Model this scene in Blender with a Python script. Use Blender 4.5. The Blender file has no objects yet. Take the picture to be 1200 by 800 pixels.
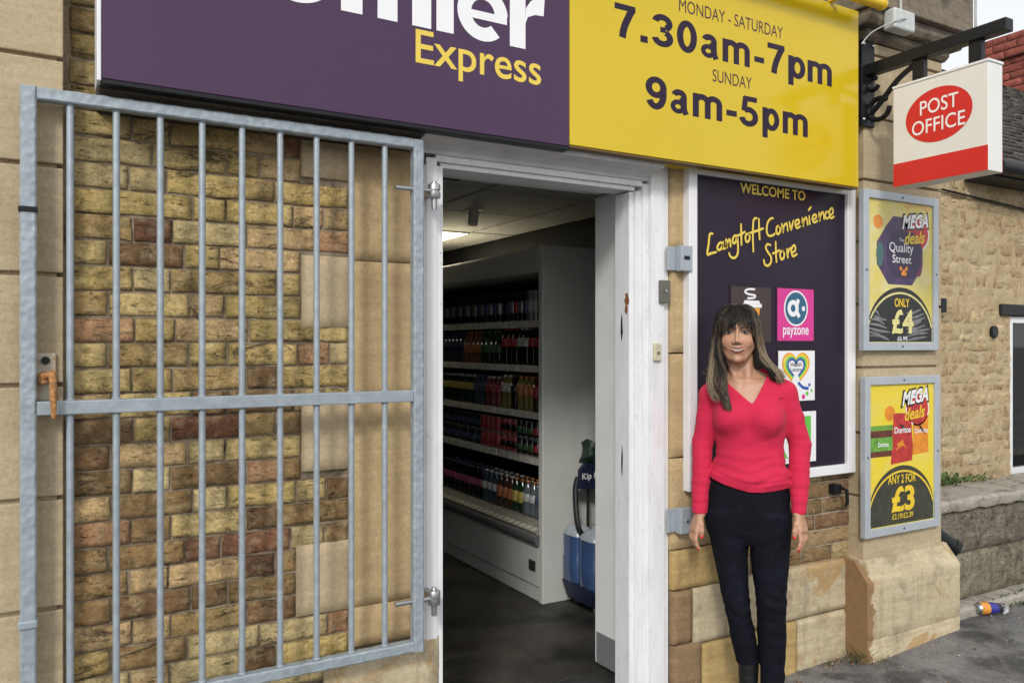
import bpy, math, random
import numpy as np
from mathutils import Vector, Matrix
R = math.radians
C = bpy.context.scene.collection
scene = bpy.context.scene
random.seed(7)
RNG = np.random.default_rng(11)

# ---------------------------------------------------------------- camera, sky, sun, exposure
cam = bpy.data.cameras.new('camera')
cam.sensor_width = 36.0
cam.lens = 946.0/1200.0*36.0
cam.shift_y = 3.5/1200.0
cam.clip_start = 0.05
cam.clip_end = 2000.0
CAM = Vector((0.0, -2.65, 1.46))
cam_o = bpy.data.objects.new('camera', cam)
C.objects.link(cam_o)
cam_o.location = CAM
cam_o.rotation_euler = (R(90), 0, R(-29.8))
scene.camera = cam_o

SUN_DIR = Vector((0.08, 0.10, -0.085)).normalized()          # the way the light travels
SUN_EL = math.asin(-SUN_DIR.z)
SUN_AZ = math.atan2(-SUN_DIR.x, -SUN_DIR.y)
world = bpy.data.worlds.new('World')
scene.world = world
world.use_nodes = True
wn = world.node_tree
bg = wn.nodes['Background']
sky = wn.nodes.new('ShaderNodeTexSky')
sky.sky_type = 'NISHITA'
sky.sun_disc = False
sky.sun_elevation = SUN_EL
sky.sun_rotation = SUN_AZ
sky.dust_density = 4.0
sky.air_density = 1.0
hs = wn.nodes.new('ShaderNodeHueSaturation')
hs.inputs['Saturation'].default_value = 0.22
hs.inputs['Value'].default_value = 1.0
wn.links.new(sky.outputs[0], hs.inputs['Color'])
cloud = wn.nodes.new('ShaderNodeMix'); cloud.data_type = 'RGBA'       # an even white cloud layer over the clear sky
cloud.inputs[0].default_value = 0.72
cloud.inputs[7].default_value = (5.6, 5.75, 5.9, 1)
wn.links.new(hs.outputs[0], cloud.inputs[6])
wn.links.new(cloud.outputs[2], bg.inputs['Color'])
bg.inputs['Strength'].default_value = 0.15
sun = bpy.data.lights.new('sun', 'SUN')
sun.energy = 1.5
sun.angle = R(10)
sun.color = (1.0, 0.96, 0.90)
sun_o = bpy.data.objects.new('sun', sun)
C.objects.link(sun_o)
sun_o.rotation_euler = SUN_DIR.to_track_quat('-Z', 'Y').to_euler()
scene.view_settings.view_transform = 'Standard'
scene.view_settings.look = 'None'
scene.view_settings.exposure = 0.32
scene.view_settings.gamma = 1.0
scene.view_settings.use_curve_mapping = False

# ---------------------------------------------------------------- numpy noise
def _hash(ix, iy, iz):
    h = (ix.astype(np.int64)*374761393 + iy.astype(np.int64)*668265263 + iz.astype(np.int64)*2147483647 + 1013904223)
    h = (h ^ (h >> 13))*1274126177
    h = h ^ (h >> 16)
    return (h & 0xffffff)/float(0xffffff)
def vnoise(x, y, z):
    x, y, z = np.broadcast_arrays(np.asarray(x, float), np.asarray(y, float), np.asarray(z, float))
    ix, iy, iz = np.floor(x), np.floor(y), np.floor(z)
    fx, fy, fz = x-ix, y-iy, z-iz
    fx, fy, fz = fx*fx*(3-2*fx), fy*fy*(3-2*fy), fz*fz*(3-2*fz)
    r = 0
    for a in (0, 1):
        for b in (0, 1):
            for c in (0, 1):
                w = (fx if a else 1-fx)*(fy if b else 1-fy)*(fz if c else 1-fz)
                r = r + w*_hash(ix+a, iy+b, iz+c)
    return r*2-1
def fbm(x, y, z, o=3):
    r, a = 0, 0.5
    for i in range(o):
        f = 2.03**i
        r = r + a*vnoise(x*f+i*17.3, y*f+i*5.1, z*f+i*9.7)
        a *= 0.5
    return r

# ---------------------------------------------------------------- mesh helpers
class MB:
    def __init__(s):
        s.v, s.f, s.m = [], [], []
    def add(s, vs, fs, mi=0):
        n = len(s.v)
        s.v += [tuple(p) for p in vs]
        s.f += [tuple(i+n for i in f) for f in fs]
        s.m += [mi]*len(fs)
        return s
    def box(s, x0, x1, y0, y1, z0, z1, mi=0):
        vs = [(x, y, z) for x in (x0, x1) for y in (y0, y1) for z in (z0, z1)]
        return s.add(vs, [(0, 1, 3, 2), (4, 6, 7, 5), (0, 4, 5, 1), (2, 3, 7, 6), (0, 2, 6, 4), (1, 5, 7, 3)], mi)
    def tube(s, path, r, n=10, mi=0, cap=True):
        P = [Vector(p) for p in path]
        rs = r if isinstance(r, (list, tuple)) else [r]*len(P)
        prev = None
        vs, fs = [], []
        for i, p in enumerate(P):
            t = (P[min(i+1, len(P)-1)] - P[max(i-1, 0)]).normalized()
            if prev is None:
                a = Vector((0, 0, 1)) if abs(t.z) < 0.9 else Vector((1, 0, 0))
                u = t.cross(a).normalized()
            else:
                u = (prev - t*prev.dot(t)).normalized()
            prev = u
            w = t.cross(u)
            for k in range(n):
                a = 2*math.pi*k/n
                vs.append(p + (u*math.cos(a)+w*math.sin(a))*rs[i])
        for i in range(len(P)-1):
            for k in range(n):
                a, b = i*n+k, i*n+(k+1) % n
                fs.append((a, b, b+n, a+n))
        if cap:
            fs.append(tuple(range(n-1, -1, -1)))
            fs.append(tuple((len(P)-1)*n+k for k in range(n)))
        return s.add(vs, fs, mi)
    def lathe(s, prof, c=(0, 0, 0), n=14, mis=None, sx=1.0, sy=1.0):
        vs, fs, ms = [], [], []
        for (r, z) in prof:
            for k in range(n):
                a = 2*math.pi*k/n
                vs.append((c[0]+r*math.cos(a)*sx, c[1]+r*math.sin(a)*sy, c[2]+z))
        N = len(s.v)
        for i in range(len(prof)-1):
            for k in range(n):
                a, b = i*n+k, i*n+(k+1) % n
                fs.append((a, b, b+n, a+n))
                ms.append(mis[i] if mis else 0)
        fs.append(tuple(range(n-1, -1, -1))); ms.append(ms[0])
        fs.append(tuple((len(prof)-1)*n+k for k in range(n))); ms.append(ms[-2])
        s.v += vs
        s.f += [tuple(i+N for i in f) for f in fs]
        s.m += ms
        return s
    def prism(s, poly, y0, y1, mi=0):
        """polygon given as (x, z), extruded from y0 (front) to y1"""
        n = len(poly)
        vs = [(x, y0, z) for x, z in poly]+[(x, y1, z) for x, z in poly]
        fs = [tuple(range(n)), tuple(range(2*n-1, n-1, -1))]
        fs += [(i, (i+n), (i+1) % n+n, (i+1) % n) for i in range(n)]
        return s.add(vs, fs, mi)
    def xprism(s, poly, x0, x1, mi=0):
        """polygon given as (y, z), extruded along x"""
        n = len(poly)
        vs = [(x0, y, z) for y, z in poly]+[(x1, y, z) for y, z in poly]
        fs = [tuple(range(n-1, -1, -1)), tuple(range(n, 2*n))]
        fs += [(i, (i+1) % n, (i+1) % n+n, i+n) for i in range(n)]
        return s.add(vs, fs, mi)
    def sheet(s, poly, y, mi=0):
        return s.add([(x, y, z) for x, z in poly], [tuple(range(len(poly)))], mi)
    def ribbon(s, pts, w, y, mi=0, closed=False, caps=False):
        """flat stroke of width w in the xz plane"""
        P = [Vector((p[0], p[1])) for p in pts]
        n = len(P)
        ws = w if isinstance(w, (list, tuple)) else [w]*n
        L, Rr = [], []
        for i in range(n):
            if closed:
                a, b = P[(i-1) % n], P[(i+1) % n]
                d0, d1 = (P[i]-a), (b-P[i])
            else:
                d0 = (P[i]-P[i-1]) if i > 0 else (P[1]-P[0])
                d1 = (P[i+1]-P[i]) if i < n-1 else (P[-1]-P[-2])
            d0 = d0.normalized(); d1 = d1.normalized()
            t = (d0+d1)
            t = t.normalized() if t.length > 1e-6 else d0
            nn = Vector((-t.y, t.x))
            cosv = max(0.45, nn.dot(Vector((-d1.y, d1.x))))
            h = ws[i]/2/cosv
            L.append(P[i]+nn*h); Rr.append(P[i]-nn*h)
        vs = [(p.x, y, p.y) for p in L]+[(p.x, y, p.y) for p in Rr]
        rng = range(n if closed else n-1)
        fs = [(i, n+i, n+(i+1) % n, (i+1) % n) for i in rng]
        s.add(vs, fs, mi)
        if caps:
            for k in (0, n-1):
                c = P[k]
                s.add([(c.x+ws[k]/2*math.cos(a*math.pi/6), y-0.0002, c.y+ws[k]/2*math.sin(a*math.pi/6)) for a in range(12)], [tuple(range(12))], mi)
        return s
    def mesh(s, name, off=(0, 0, 0)):
        me = bpy.data.meshes.new(name)
        me.from_pydata([(p[0]-off[0], p[1]-off[1], p[2]-off[2]) for p in s.v], [], s.f)
        me.update()
        return me

def arc(cx, cz, rx, rz, a0, a1, n=14):
    return [(cx+rx*math.cos(R(a0+(a1-a0)*i/n)), cz+rz*math.sin(R(a0+(a1-a0)*i/n))) for i in range(n+1)]

def rootloc(o):
    while o.parent: o = o.parent
    return o.location
def tag(o, label=None, cat=None, group=None, kind=None):
    if label: o['label'] = label
    if cat: o['category'] = cat
    if group: o['group'] = group
    if kind: o['kind'] = kind
    return o
def thing(name, loc, label, cat, group=None, rz=0):
    o = bpy.data.objects.new(name, None)
    C.objects.link(o)
    o.location = loc
    o.rotation_euler = (0, 0, rz)
    o.empty_display_size = 0.1
    return tag(o, label, cat, group)
def link(name, me, mats, parent=None, bevel=0, smooth=False):
    o = bpy.data.objects.new(name, me)
    C.objects.link(o)
    for m in (mats if isinstance(mats, (list, tuple)) else [mats]):
        me.materials.append(m)
    if parent is not None: o.parent = parent
    if bevel:
        b = o.modifiers.new('bevel', 'BEVEL')
        b.width = bevel; b.segments = 2; b.limit_method = 'ANGLE'; b.angle_limit = R(40)
    if smooth:
        me.polygons.foreach_set('use_smooth', [True]*len(me.polygons))
    return o
def part(name, mb, mats, parent=None, bevel=0, smooth=False, local=False, auto=False, loc=None):
    """a mesh (or a list: one part per piece) in world coordinates, hung under its thing (local=True: already in the thing's own space)"""
    if isinstance(mb, list):
        return [part(name, m_, mats, parent, bevel, smooth, local, auto, loc) for m_ in mb]
    off = (0, 0, 0)
    if parent is not None and not local: off = rootloc(parent)
    if loc is not None: off = loc
    me = mb.mesh(name, off)
    if len(mb.m) and max(mb.m) > 0:
        me.polygons.foreach_set('material_index', mb.m)
    o = link(name, me, mats, parent, bevel, smooth)
    if loc is not None: o.location = loc
    if auto:
        me.polygons.foreach_set('use_smooth', [True]*len(me.polygons))
        try: me.set_sharp_from_angle(angle=R(35))
        except Exception: pass
    return o
def copy_tree(o, parent=None):
    c = o.copy(); C.objects.link(c); c.parent = parent
    for ch in list(o.children): copy_tree(ch, c)
    return c
def np_mesh(name, V, F, col=None):
    me = bpy.data.meshes.new(name)
    V = np.asarray(V, np.float32); F = np.asarray(F, np.int32)
    k = F.shape[1]
    me.vertices.add(len(V)); me.vertices.foreach_set('co', V.ravel())
    me.loops.add(F.size); me.loops.foreach_set('vertex_index', F.ravel())
    me.polygons.add(len(F))
    me.polygons.foreach_set('loop_start', np.arange(0, F.size, k, dtype=np.int32))
    me.update(calc_edges=True)
    if col is not None:
        a = me.color_attributes.new('Col', 'FLOAT_COLOR', 'POINT')
        c4 = np.ones((len(V), 4), np.float32); c4[:, :3] = col
        a.data.foreach_set('color', c4.ravel())
    return me

# ---------------------------------------------------------------- materials
def new_mat(name):
    m = bpy.data.materials.new(name); m.use_nodes = True
    nt = m.node_tree
    return m, nt, nt.nodes['Principled BSDF']
def node(nt, typ, **kw):
    n = nt.nodes.new(typ)
    for k, v in kw.items():
        if k in n.inputs.keys(): n.inputs[k].default_value = v
        else: setattr(n, k, v)
    return n
def coords(nt, scale=(1, 1, 1), kind='Object'):
    tc = nt.nodes.new('ShaderNodeTexCoord')
    mp = nt.nodes.new('ShaderNodeMapping')
    mp.inputs['Scale'].default_value = scale
    nt.links.new(tc.outputs[kind], mp.inputs['Vector'])
    return mp.outputs[0]
def noise(nt, vec, scale, detail=4, rough=0.6, dist=0.0):
    n = node(nt, 'ShaderNodeTexNoise')
    n.inputs['Scale'].default_value = scale
    n.inputs['Detail'].default_value = detail
    n.inputs['Roughness'].default_value = rough
    n.inputs['Distortion'].default_value = dist
    nt.links.new(vec, n.inputs['Vector'])
    return n.outputs['Fac']
def ramp(nt, fac, stops):
    r = nt.nodes.new('ShaderNodeValToRGB')
    els = r.color_ramp.elements
    while len(els) < len(stops): els.new(0.5)
    for e, (p, c) in zip(els, stops):
        e.position = p
        e.color = (c, c, c, 1) if isinstance(c, (int, float)) else (*c, 1)
    nt.links.new(fac, r.inputs['Fac'])
    return r.outputs['Color']
def mix(nt, a, b, fac, blend='MIX'):
    n = nt.nodes.new('ShaderNodeMix'); n.data_type = 'RGBA'; n.blend_type = blend
    def put(sock, v):
        if hasattr(v, 'is_output'): nt.links.new(v, sock)
        elif isinstance(v, (int, float)): sock.default_value = v
        else: sock.default_value = (*v, 1)
    put(n.inputs[6], a); put(n.inputs[7], b)
    f = n.inputs[0]
    if hasattr(fac, 'is_output'): nt.links.new(fac, f)
    else: f.default_value = fac
    return n.outputs[2]
def bump(nt, bsdf, hgt, strength=0.4, dist=0.01, prev=None):
    b = nt.nodes.new('ShaderNodeBump')
    b.inputs['Strength'].default_value = strength
    b.inputs['Distance'].default_value = dist
    nt.links.new(hgt, b.inputs['Height'])
    if prev is not None: nt.links.new(prev, b.inputs['Normal'])
    nt.links.new(b.outputs[0], bsdf.inputs['Normal'])
    return b.outputs[0]
def attr(nt, name='Col'):
    a = nt.nodes.new('ShaderNodeAttribute'); a.attribute_name = name
    return a.outputs['Color']
def plain(name, col, rough=0.5, metal=0.0, var=0.12, scale=25, bmp=0.0, bscale=80, spec=0.5, coat=0.0):
    """a single colour with a little unevenness of its own"""
    m, nt, b = new_mat(name)
    v = coords(nt)
    n = noise(nt, v, scale, 5)
    lo = tuple(c*(1-var) for c in col); hi = tuple(min(1, c*(1+var)) for c in col)
    nt.links.new(ramp(nt, n, [(0.3, lo), (0.7, hi)]), b.inputs['Base Color'])
    b.inputs['Metallic'].default_value = metal
    b.inputs['Specular IOR Level'].default_value = spec
    b.inputs['Coat Weight'].default_value = coat
    nt.links.new(ramp(nt, noise(nt, v, scale*2.3, 3), [(0.3, max(0, rough-0.07)), (0.7, min(1, rough+0.07))]), b.inputs['Roughness'])
    if bmp: bump(nt, b, noise(nt, v, bscale, 4), bmp, 0.004)
    return m

def mat_stone(name, base, dark, stain, bed=1.0, lichen=None, rough=0.9, stain_amt=0.5, bstr=0.35, blotch=4.0):
    m, nt, b = new_mat(name)
    v = coords(nt)
    vb = coords(nt, (1.5, 1.5, 14))
    c = mix(nt, base, dark, ramp(nt, noise(nt, vb, 3.0, 6, 0.62, 0.4), [(0.38, 0.0), (0.75, bed)]))
    c = mix(nt, c, stain, ramp(nt, noise(nt, v, blotch, 6, 0.65, 0.6), [(0.5, 0.0), (0.68, stain_amt)]))
    g = noise(nt, v, 240, 3, 0.7)
    c = mix(nt, c, stain, ramp(nt, noise(nt, coords(nt, (9, 9, 0.8)), 2.2, 5, 0.6), [(0.55, 0.0), (0.75, 0.45)]))
    c = mix(nt, c, ramp(nt, noise(nt, v, 70, 6, 0.75), [(0.36, 0.78), (0.60, 1.10)]), 0.6, 'MULTIPLY')
    c = mix(nt, c, ramp(nt, g, [(0.32, 0.72), (0.66, 1.1)]), 0.55, 'MULTIPLY')
    pits = ramp(nt, noise(nt, v, 55, 5, 0.7), [(0.27, 0.35), (0.36, 1.0)])
    c = mix(nt, c, pits, 0.75, 'MULTIPLY')
    if lichen is not None:
        c = mix(nt, c, lichen, ramp(nt, noise(nt, v, 3.1, 8, 0.74, 0.8), [(0.53, 0.0), (0.60, 0.8)]))
    nt.links.new(c, b.inputs['Base Color'])
    b.inputs['Roughness'].default_value = rough
    b.inputs['Specular IOR Level'].default_value = 0.25
    h = mix(nt, noise(nt, v, 30, 6, 0.65), g, 0.3)
    p = bump(nt, b, pits, 0.35, 0.003)
    bump(nt, b, h, bstr, 0.006, p)
    return m

def mat_blocks(name, dirt=(0.05, 0.035, 0.02), dirt_amt=0.7, light=(0.5, 0.42, 0.27), bstr=0.5, fine=120, soot=0.0):
    """masonry blocks: base colour carried by each block, weathering from noise"""
    m, nt, b = new_mat(name)
    v = coords(nt)
    a = attr(nt)
    vh = coords(nt, (0.55, 1, 1.7))
    c = mix(nt, a, light, ramp(nt, noise(nt, v, 22, 5, 0.6), [(0.48, 0.0), (0.75, 0.5)]))
    c = mix(nt, c, dirt, ramp(nt, noise(nt, v, 9, 7, 0.72, 0.5), [(0.5, 0.0), (0.72, dirt_amt)]))
    g = noise(nt, v, fine, 5, 0.75)
    c = mix(nt, c, ramp(nt, g, [(0.32, 0.50), (0.60, 1.18)]), 0.75, 'MULTIPLY')
    c = mix(nt, c, ramp(nt, noise(nt, vh, 26, 7, 0.75, 0.4), [(0.34, 0.62), (0.60, 1.15)]), 0.7, 'MULTIPLY')
    spots = ramp(nt, noise(nt, vh, 40, 6, 0.78, 0.5), [(0.35, 0.08), (0.43, 1.0)])
    c = mix(nt, c, spots, 0.85, 'MULTIPLY')
    c = mix(nt, c, (0.035, 0.025, 0.017), ramp(nt, noise(nt, vh, 7.5, 8, 0.8, 0.8), [(0.555, 0.0), (0.62, soot)]))
    nt.links.new(c, b.inputs['Base Color'])
    b.inputs['Roughness'].default_value = 0.92
    b.inputs['Specular IOR Level'].default_value = 0.2
    p = bump(nt, b, spots, 0.5, 0.004)
    bump(nt, b, mix(nt, noise(nt, v, 45, 5, 0.7), g, 0.4), bstr, 0.006, p)
    return m
# ---------------------------------------------------------------- masonry
def blocks_mesh(name, blocks, y, relief=0.008, edge=0.010, rough=0.0025, res=0.011, wob=0.003, seed=0, off=(0, 0, 0), grime=0.0):
    """blocks: (x0, x1, z0, z1, colour). One rounded, uneven stone or brick per entry, in one mesh."""
    Vs, Fs, Cs, base = [], [], [], 0
    for bi, (x0, x1, z0, z1, colr) in enumerate(blocks):
        nx = max(4, int((x1-x0)/res)); nz = max(4, int((z1-z0)/res))
        u = np.linspace(0, 1, nx+1); w = np.linspace(0, 1, nz+1)
        # crowd the outer lines to the edges
        def crowd(t, L):
            t = t.copy(); e = min(0.25, edge*0.45/L); t[1] = e; t[-2] = 1-e; return t
        u = crowd(u, x1-x0); w = crowd(w, z1-z0)
        U, Wz = np.meshgrid(u, w, indexing='ij')
        X = x0+(x1-x0)*U; Z = z0+(z1-z0)*Wz
        s = seed+bi*3.7
        eX = np.minimum(U, 1-U)*(x1-x0); eZ = np.minimum(Wz, 1-Wz)*(z1-z0)
        e = np.minimum(eX, eZ)
        t = np.clip(e/edge, 0, 1)
        rnd = 1-(1-t)**2
        n1 = fbm(X*14+s, Z*14, s, 3); n2 = fbm(X*55, Z*55+s, s*1.3, 3)
        tilt = (U-0.5)*(random.random()-0.5)*0.006+(Wz-0.5)*(random.random()-0.5)*0.006
        Y = y-relief*rnd - (n1*rough*1.6+n2*rough*0.8)*t - tilt*t + (random.random()-0.5)*0.003
        chip = np.clip(fbm(X*30+s*2, Z*30, s, 2)-0.28, 0, 1)*0.03
        Y = np.minimum(Y+chip*t, y-0.0012)
        wx = fbm(Z*18, s, 3.3, 2)*wob; wz = fbm(X*18, s, 7.1, 2)*wob
        X = X+wx; Z = Z+wz
        V = np.stack([X, Y, Z], -1).reshape(-1, 3)
        # skirt back into the mortar
        idx = np.arange((nx+1)*(nz+1)).reshape(nx+1, nz+1)
        q = np.stack([idx[:-1, :-1], idx[1:, :-1], idx[1:, 1:], idx[:-1, 1:]], -1).reshape(-1, 4)
        ring = np.concatenate([idx[:, 0], idx[-1, 1:], idx[-2::-1, -1], idx[0, -2:0:-1]])
        B = V[ring].copy(); B[:, 1] = y+0.015
        rb = np.arange(len(ring))+len(V)
        nxt = np.roll(np.arange(len(ring)), -1)
        q2 = np.stack([ring, rb, rb[nxt], ring[nxt]], -1)
        Vs.append(np.concatenate([V, B])); Fs.append(np.concatenate([q, q2])+base)
        base += len(V)+len(B)
        if grime:
            g1 = np.clip(1-e/0.016, 0, 1)*np.clip(0.55+fbm(X*35, Z*35, s, 2)*1.6, 0, 1)
            g2 = np.clip((fbm(X*11, Z*16, 4.4, 3)-0.10)*3.0, 0, 1)*0.6
            gk = (1-grime*np.maximum(g1*0.8, g2)).reshape(-1, 1)
            cc = np.array(colr, float)*gk
            Cs.append(np.concatenate([cc, cc[ring]*0.6]))
        else:
            Cs.append(np.tile(np.array(colr, float), (len(V)+len(B), 1)))
    V = np.concatenate(Vs)-np.array(off); F = np.concatenate(Fs)
    return np_mesh(name, V, F, np.clip(np.concatenate(Cs), 0, 1))

def sheet_mesh(name, x0, x1, z0, z1, y, res=0.02, amp=0.003, seed=0, off=(0, 0, 0)):
    nx = max(2, int((x1-x0)/res)); nz = max(2, int((z1-z0)/res))
    X, Z = np.meshgrid(np.linspace(x0, x1, nx+1), np.linspace(z0, z1, nz+1), indexing='ij')
    Y = y+fbm(X*22+seed, Z*22, seed, 3)*amp
    idx = np.arange((nx+1)*(nz+1)).reshape(nx+1, nz+1)
    q = np.stack([idx[:-1, :-1], idx[1:, :-1], idx[1:, 1:], idx[:-1, 1:]], -1).reshape(-1, 4)
    return np_mesh(name, np.stack([X, Y, Z], -1).reshape(-1, 3)-np.array(off), q)

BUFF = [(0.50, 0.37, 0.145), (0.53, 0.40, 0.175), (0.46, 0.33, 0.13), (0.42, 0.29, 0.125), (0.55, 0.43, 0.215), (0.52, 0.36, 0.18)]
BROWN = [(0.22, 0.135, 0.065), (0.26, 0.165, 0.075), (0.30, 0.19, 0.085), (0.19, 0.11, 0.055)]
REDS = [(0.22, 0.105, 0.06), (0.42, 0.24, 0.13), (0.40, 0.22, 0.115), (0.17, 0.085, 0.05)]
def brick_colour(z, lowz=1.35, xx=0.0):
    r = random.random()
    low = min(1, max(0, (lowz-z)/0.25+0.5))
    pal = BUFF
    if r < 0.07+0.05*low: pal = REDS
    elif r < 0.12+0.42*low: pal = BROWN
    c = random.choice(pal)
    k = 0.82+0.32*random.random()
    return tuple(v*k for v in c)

def flemish(x0, x1, z0, z1, holes=(), lowz=1.35, course=0.0753, joint=0.011, stretch=0.218, head=0.106):
    out = []
    z = z0; row = 0
    while z < z1-0.02:
        zb, zt = z+joint*0.5, min(z+course-joint*0.5, z1)
        xa, xb = x0, x1
        for (hx0, hx1, hz0, hz1) in holes:
            zc = (zb+zt)/2
            if hz0 < zc < hz1:
                if hx0 <= x0+0.01: xa = max(xa, hx1)
                else: xb = min(xb, hx0)
        x = xa-(0.055 if row % 2 else 0.0)
        k = row % 2
        while x < xb-0.015:
            w = (stretch if (k % 2) else head)+random.uniform(-0.008, 0.008)
            if random.random() < 0.12: w = stretch
            a, b = max(x+joint*0.5, xa), min(x+w-joint*0.5, xb)
            if xb-b < 0.05: b = xb
            if b-a > 0.025: out.append((a, b, zb, zt, brick_colour(zb, lowz)))
            x = b+joint*0.5; k += 1
        z += course; row += 1
    return out

STONE = mat_stone('ashlar stone', (0.49, 0.40, 0.265), (0.39, 0.305, 0.19), (0.30, 0.225, 0.135), 0.8, blotch=2.5, stain_amt=0.35)
STONE_WARM = mat_stone('warm limestone', (0.50, 0.375, 0.21), (0.40, 0.285, 0.15), (0.30, 0.20, 0.10), 0.8, blotch=2.0, stain_amt=0.5)
STONE_PALE = mat_stone('pale repaired stone', (0.52, 0.415, 0.27), (0.44, 0.34, 0.21), (0.40, 0.29, 0.17), 0.6, blotch=3, stain_amt=0.35)
STONE_PLINTH = mat_stone('worn plinth stone', (0.55, 0.47, 0.32), (0.40, 0.32, 0.20), (0.16, 0.13, 0.09), 0.9, lichen=(0.36, 0.22, 0.085), bstr=0.7, blotch=7, stain_amt=0.5)
STONE_SOOT = mat_stone('sooty stone', (0.12, 0.10, 0.08), (0.05, 0.043, 0.037), (0.022, 0.02, 0.018), 0.8, bstr=0.6)
STONE_GREY = mat_stone('weathered cornice stone', (0.24, 0.20, 0.15), (0.14, 0.12, 0.095), (0.06, 0.055, 0.05), 0.8, bstr=0.6, blotch=8, stain_amt=0.8)
MORTAR = mat_stone('old lime mortar', (0.34, 0.275, 0.195), (0.17, 0.13, 0.09), (0.06, 0.045, 0.03), 0.6, bstr=0.9, blotch=7, stain_amt=0.9)
MORTAR_PALE = mat_stone('pale mortar', (0.42, 0.36, 0.265), (0.30, 0.245, 0.17), (0.14, 0.10, 0.07), 0.6, bstr=0.9, blotch=7, stain_amt=0.7)
BRICK = mat_blocks('stock brick', light=(0.56, 0.46, 0.26), bstr=0.7, soot=0.8)
BRICK_R = mat_blocks('brown stock brick', dirt=(0.07, 0.05, 0.03), dirt_amt=0.55, light=(0.36, 0.27, 0.16))

def mat_paint():
    """white gloss paint, chipped to dark wood here and there, grubby low down"""
    m, nt, b = new_mat('old white gloss paint')
    v = coords(nt)
    vs = coords(nt, (6, 6, 1.2))
    c = mix(nt, (0.74, 0.75, 0.77), (0.60, 0.60, 0.60), ramp(nt, noise(nt, vs, 5, 5, 0.6), [(0.45, 0.0), (0.75, 0.6)]))
    c = mix(nt, c, (0.40, 0.37, 0.33), ramp(nt, noise(nt, v, 34, 6, 0.7, 0.4), [(0.60, 0.0), (0.72, 0.55)]))
    chips = ramp(nt, noise(nt, v, 17, 8, 0.76, 0.2), [(0.685, 0.0), (0.695, 1.0)])
    c = mix(nt, c, (0.13, 0.09, 0.06), chips)
    nt.links.new(c, b.inputs['Base Color'])
    b.inputs['Roughness'].default_value = 0.42
    b.inputs['Specular IOR Level'].default_value = 0.4
    bump(nt, b, mix(nt, noise(nt, vs, 30, 4), chips, 0.5), 0.25, 0.002)
    return m
PAINT = mat_paint()
PAINT_IN = plain('dull white interior paint', (0.72, 0.73, 0.72), 0.5, var=0.06, scale=6)
GREYPAINT = plain('grey painted board', (0.56, 0.56, 0.56), 0.55, var=0.12, scale=9)
DARKWALL = plain('dark interior wall', (0.05, 0.048, 0.045), 0.8)

# ---------------------------------------------------------------- the ground
def gz(x):
    return -0.06+0.045*(min(max(x, 1.6), 4.1)-2.9)+(0.0 if x < 4.1 else 0.002*(min(x, 12)-4.1))
def mat_pavement():
    m, nt, b = new_mat('worn asphalt pavement')
    v = coords(nt)
    c = ramp(nt, noise(nt, v, 3.5, 7, 0.7, 0.3), [(0.35, (0.105, 0.103, 0.103)), (0.5, (0.17, 0.167, 0.165)), (0.68, (0.24, 0.235, 0.23))])
    g = noise(nt, v, 170, 4, 0.8)
    c = mix(nt, c, ramp(nt, g, [(0.35, 0.45), (0.62, 1.35)]), 0.8, 'MULTIPLY')
    vo = nt.nodes.new('ShaderNodeTexVoronoi'); vo.inputs['Scale'].default_value = 130
    nt.links.new(v, vo.inputs['Vector'])
    pale = ramp(nt, vo.outputs['Color'], [(0.80, 0.0), (0.86, 0.6)])
    c = mix(nt, c, (0.24, 0.23, 0.22), pale)
    damp = ramp(nt, noise(nt, v, 2.6, 7, 0.7, 0.6), [(0.50, 0.0), (0.60, 0.7)])
    c = mix(nt, c, (0.03, 0.03, 0.031), damp)
    nt.links.new(c, b.inputs['Base Color'])
    nt.links.new(ramp(nt, noise(nt, v, 1.7, 6, 0.65, 0.6), [(0.46, 0.85), (0.62, 0.5)]), b.inputs['Roughness'])
    b.inputs['Specular IOR Level'].default_value = 0.3
    bump(nt, b, mix(nt, g, vo.outputs['Distance'], 0.5), 0.8, 0.006)
    return m
PAVE = mat_pavement()
xs = sorted(set([-400, -100, -30, -8, -2]+[round(-1+0.1*i, 3) for i in range(0, 141)]+[16, 30, 100, 400]))
ys = sorted(set([-400, -100, -30, -8, -4]+[round(-3+0.1*i, 3) for i in range(0, 33)]+[0.35]))
X, Y = np.meshgrid(np.array(xs, float), np.array(ys, float), indexing='ij')
Z = np.vectorize(gz)(X)
near = (np.abs(X-4) < 8) & (np.abs(Y) < 4)
Z = Z+np.where(near, fbm(X*2.3, Y*2.3, 0, 3)*0.008, 0)
idx = np.arange(X.size).reshape(X.shape)
q = np.stack([idx[:-1, :-1], idx[1:, :-1], idx[1:, 1:], idx[:-1, 1:]], -1).reshape(-1, 4)
g = link('pavement', np_mesh('pavement', np.stack([X, Y, Z], -1).reshape(-1, 3), q), PAVE, smooth=True)
tag(g, kind='structure')
land = MB(); land.add([(-400, 0.35, -0.12), (400, 0.35, -0.12), (400, 500, -0.12), (-400, 500, -0.12)], [(0, 1, 2, 3)])
tag(part('ground', land, PAVE), kind='structure')

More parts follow.
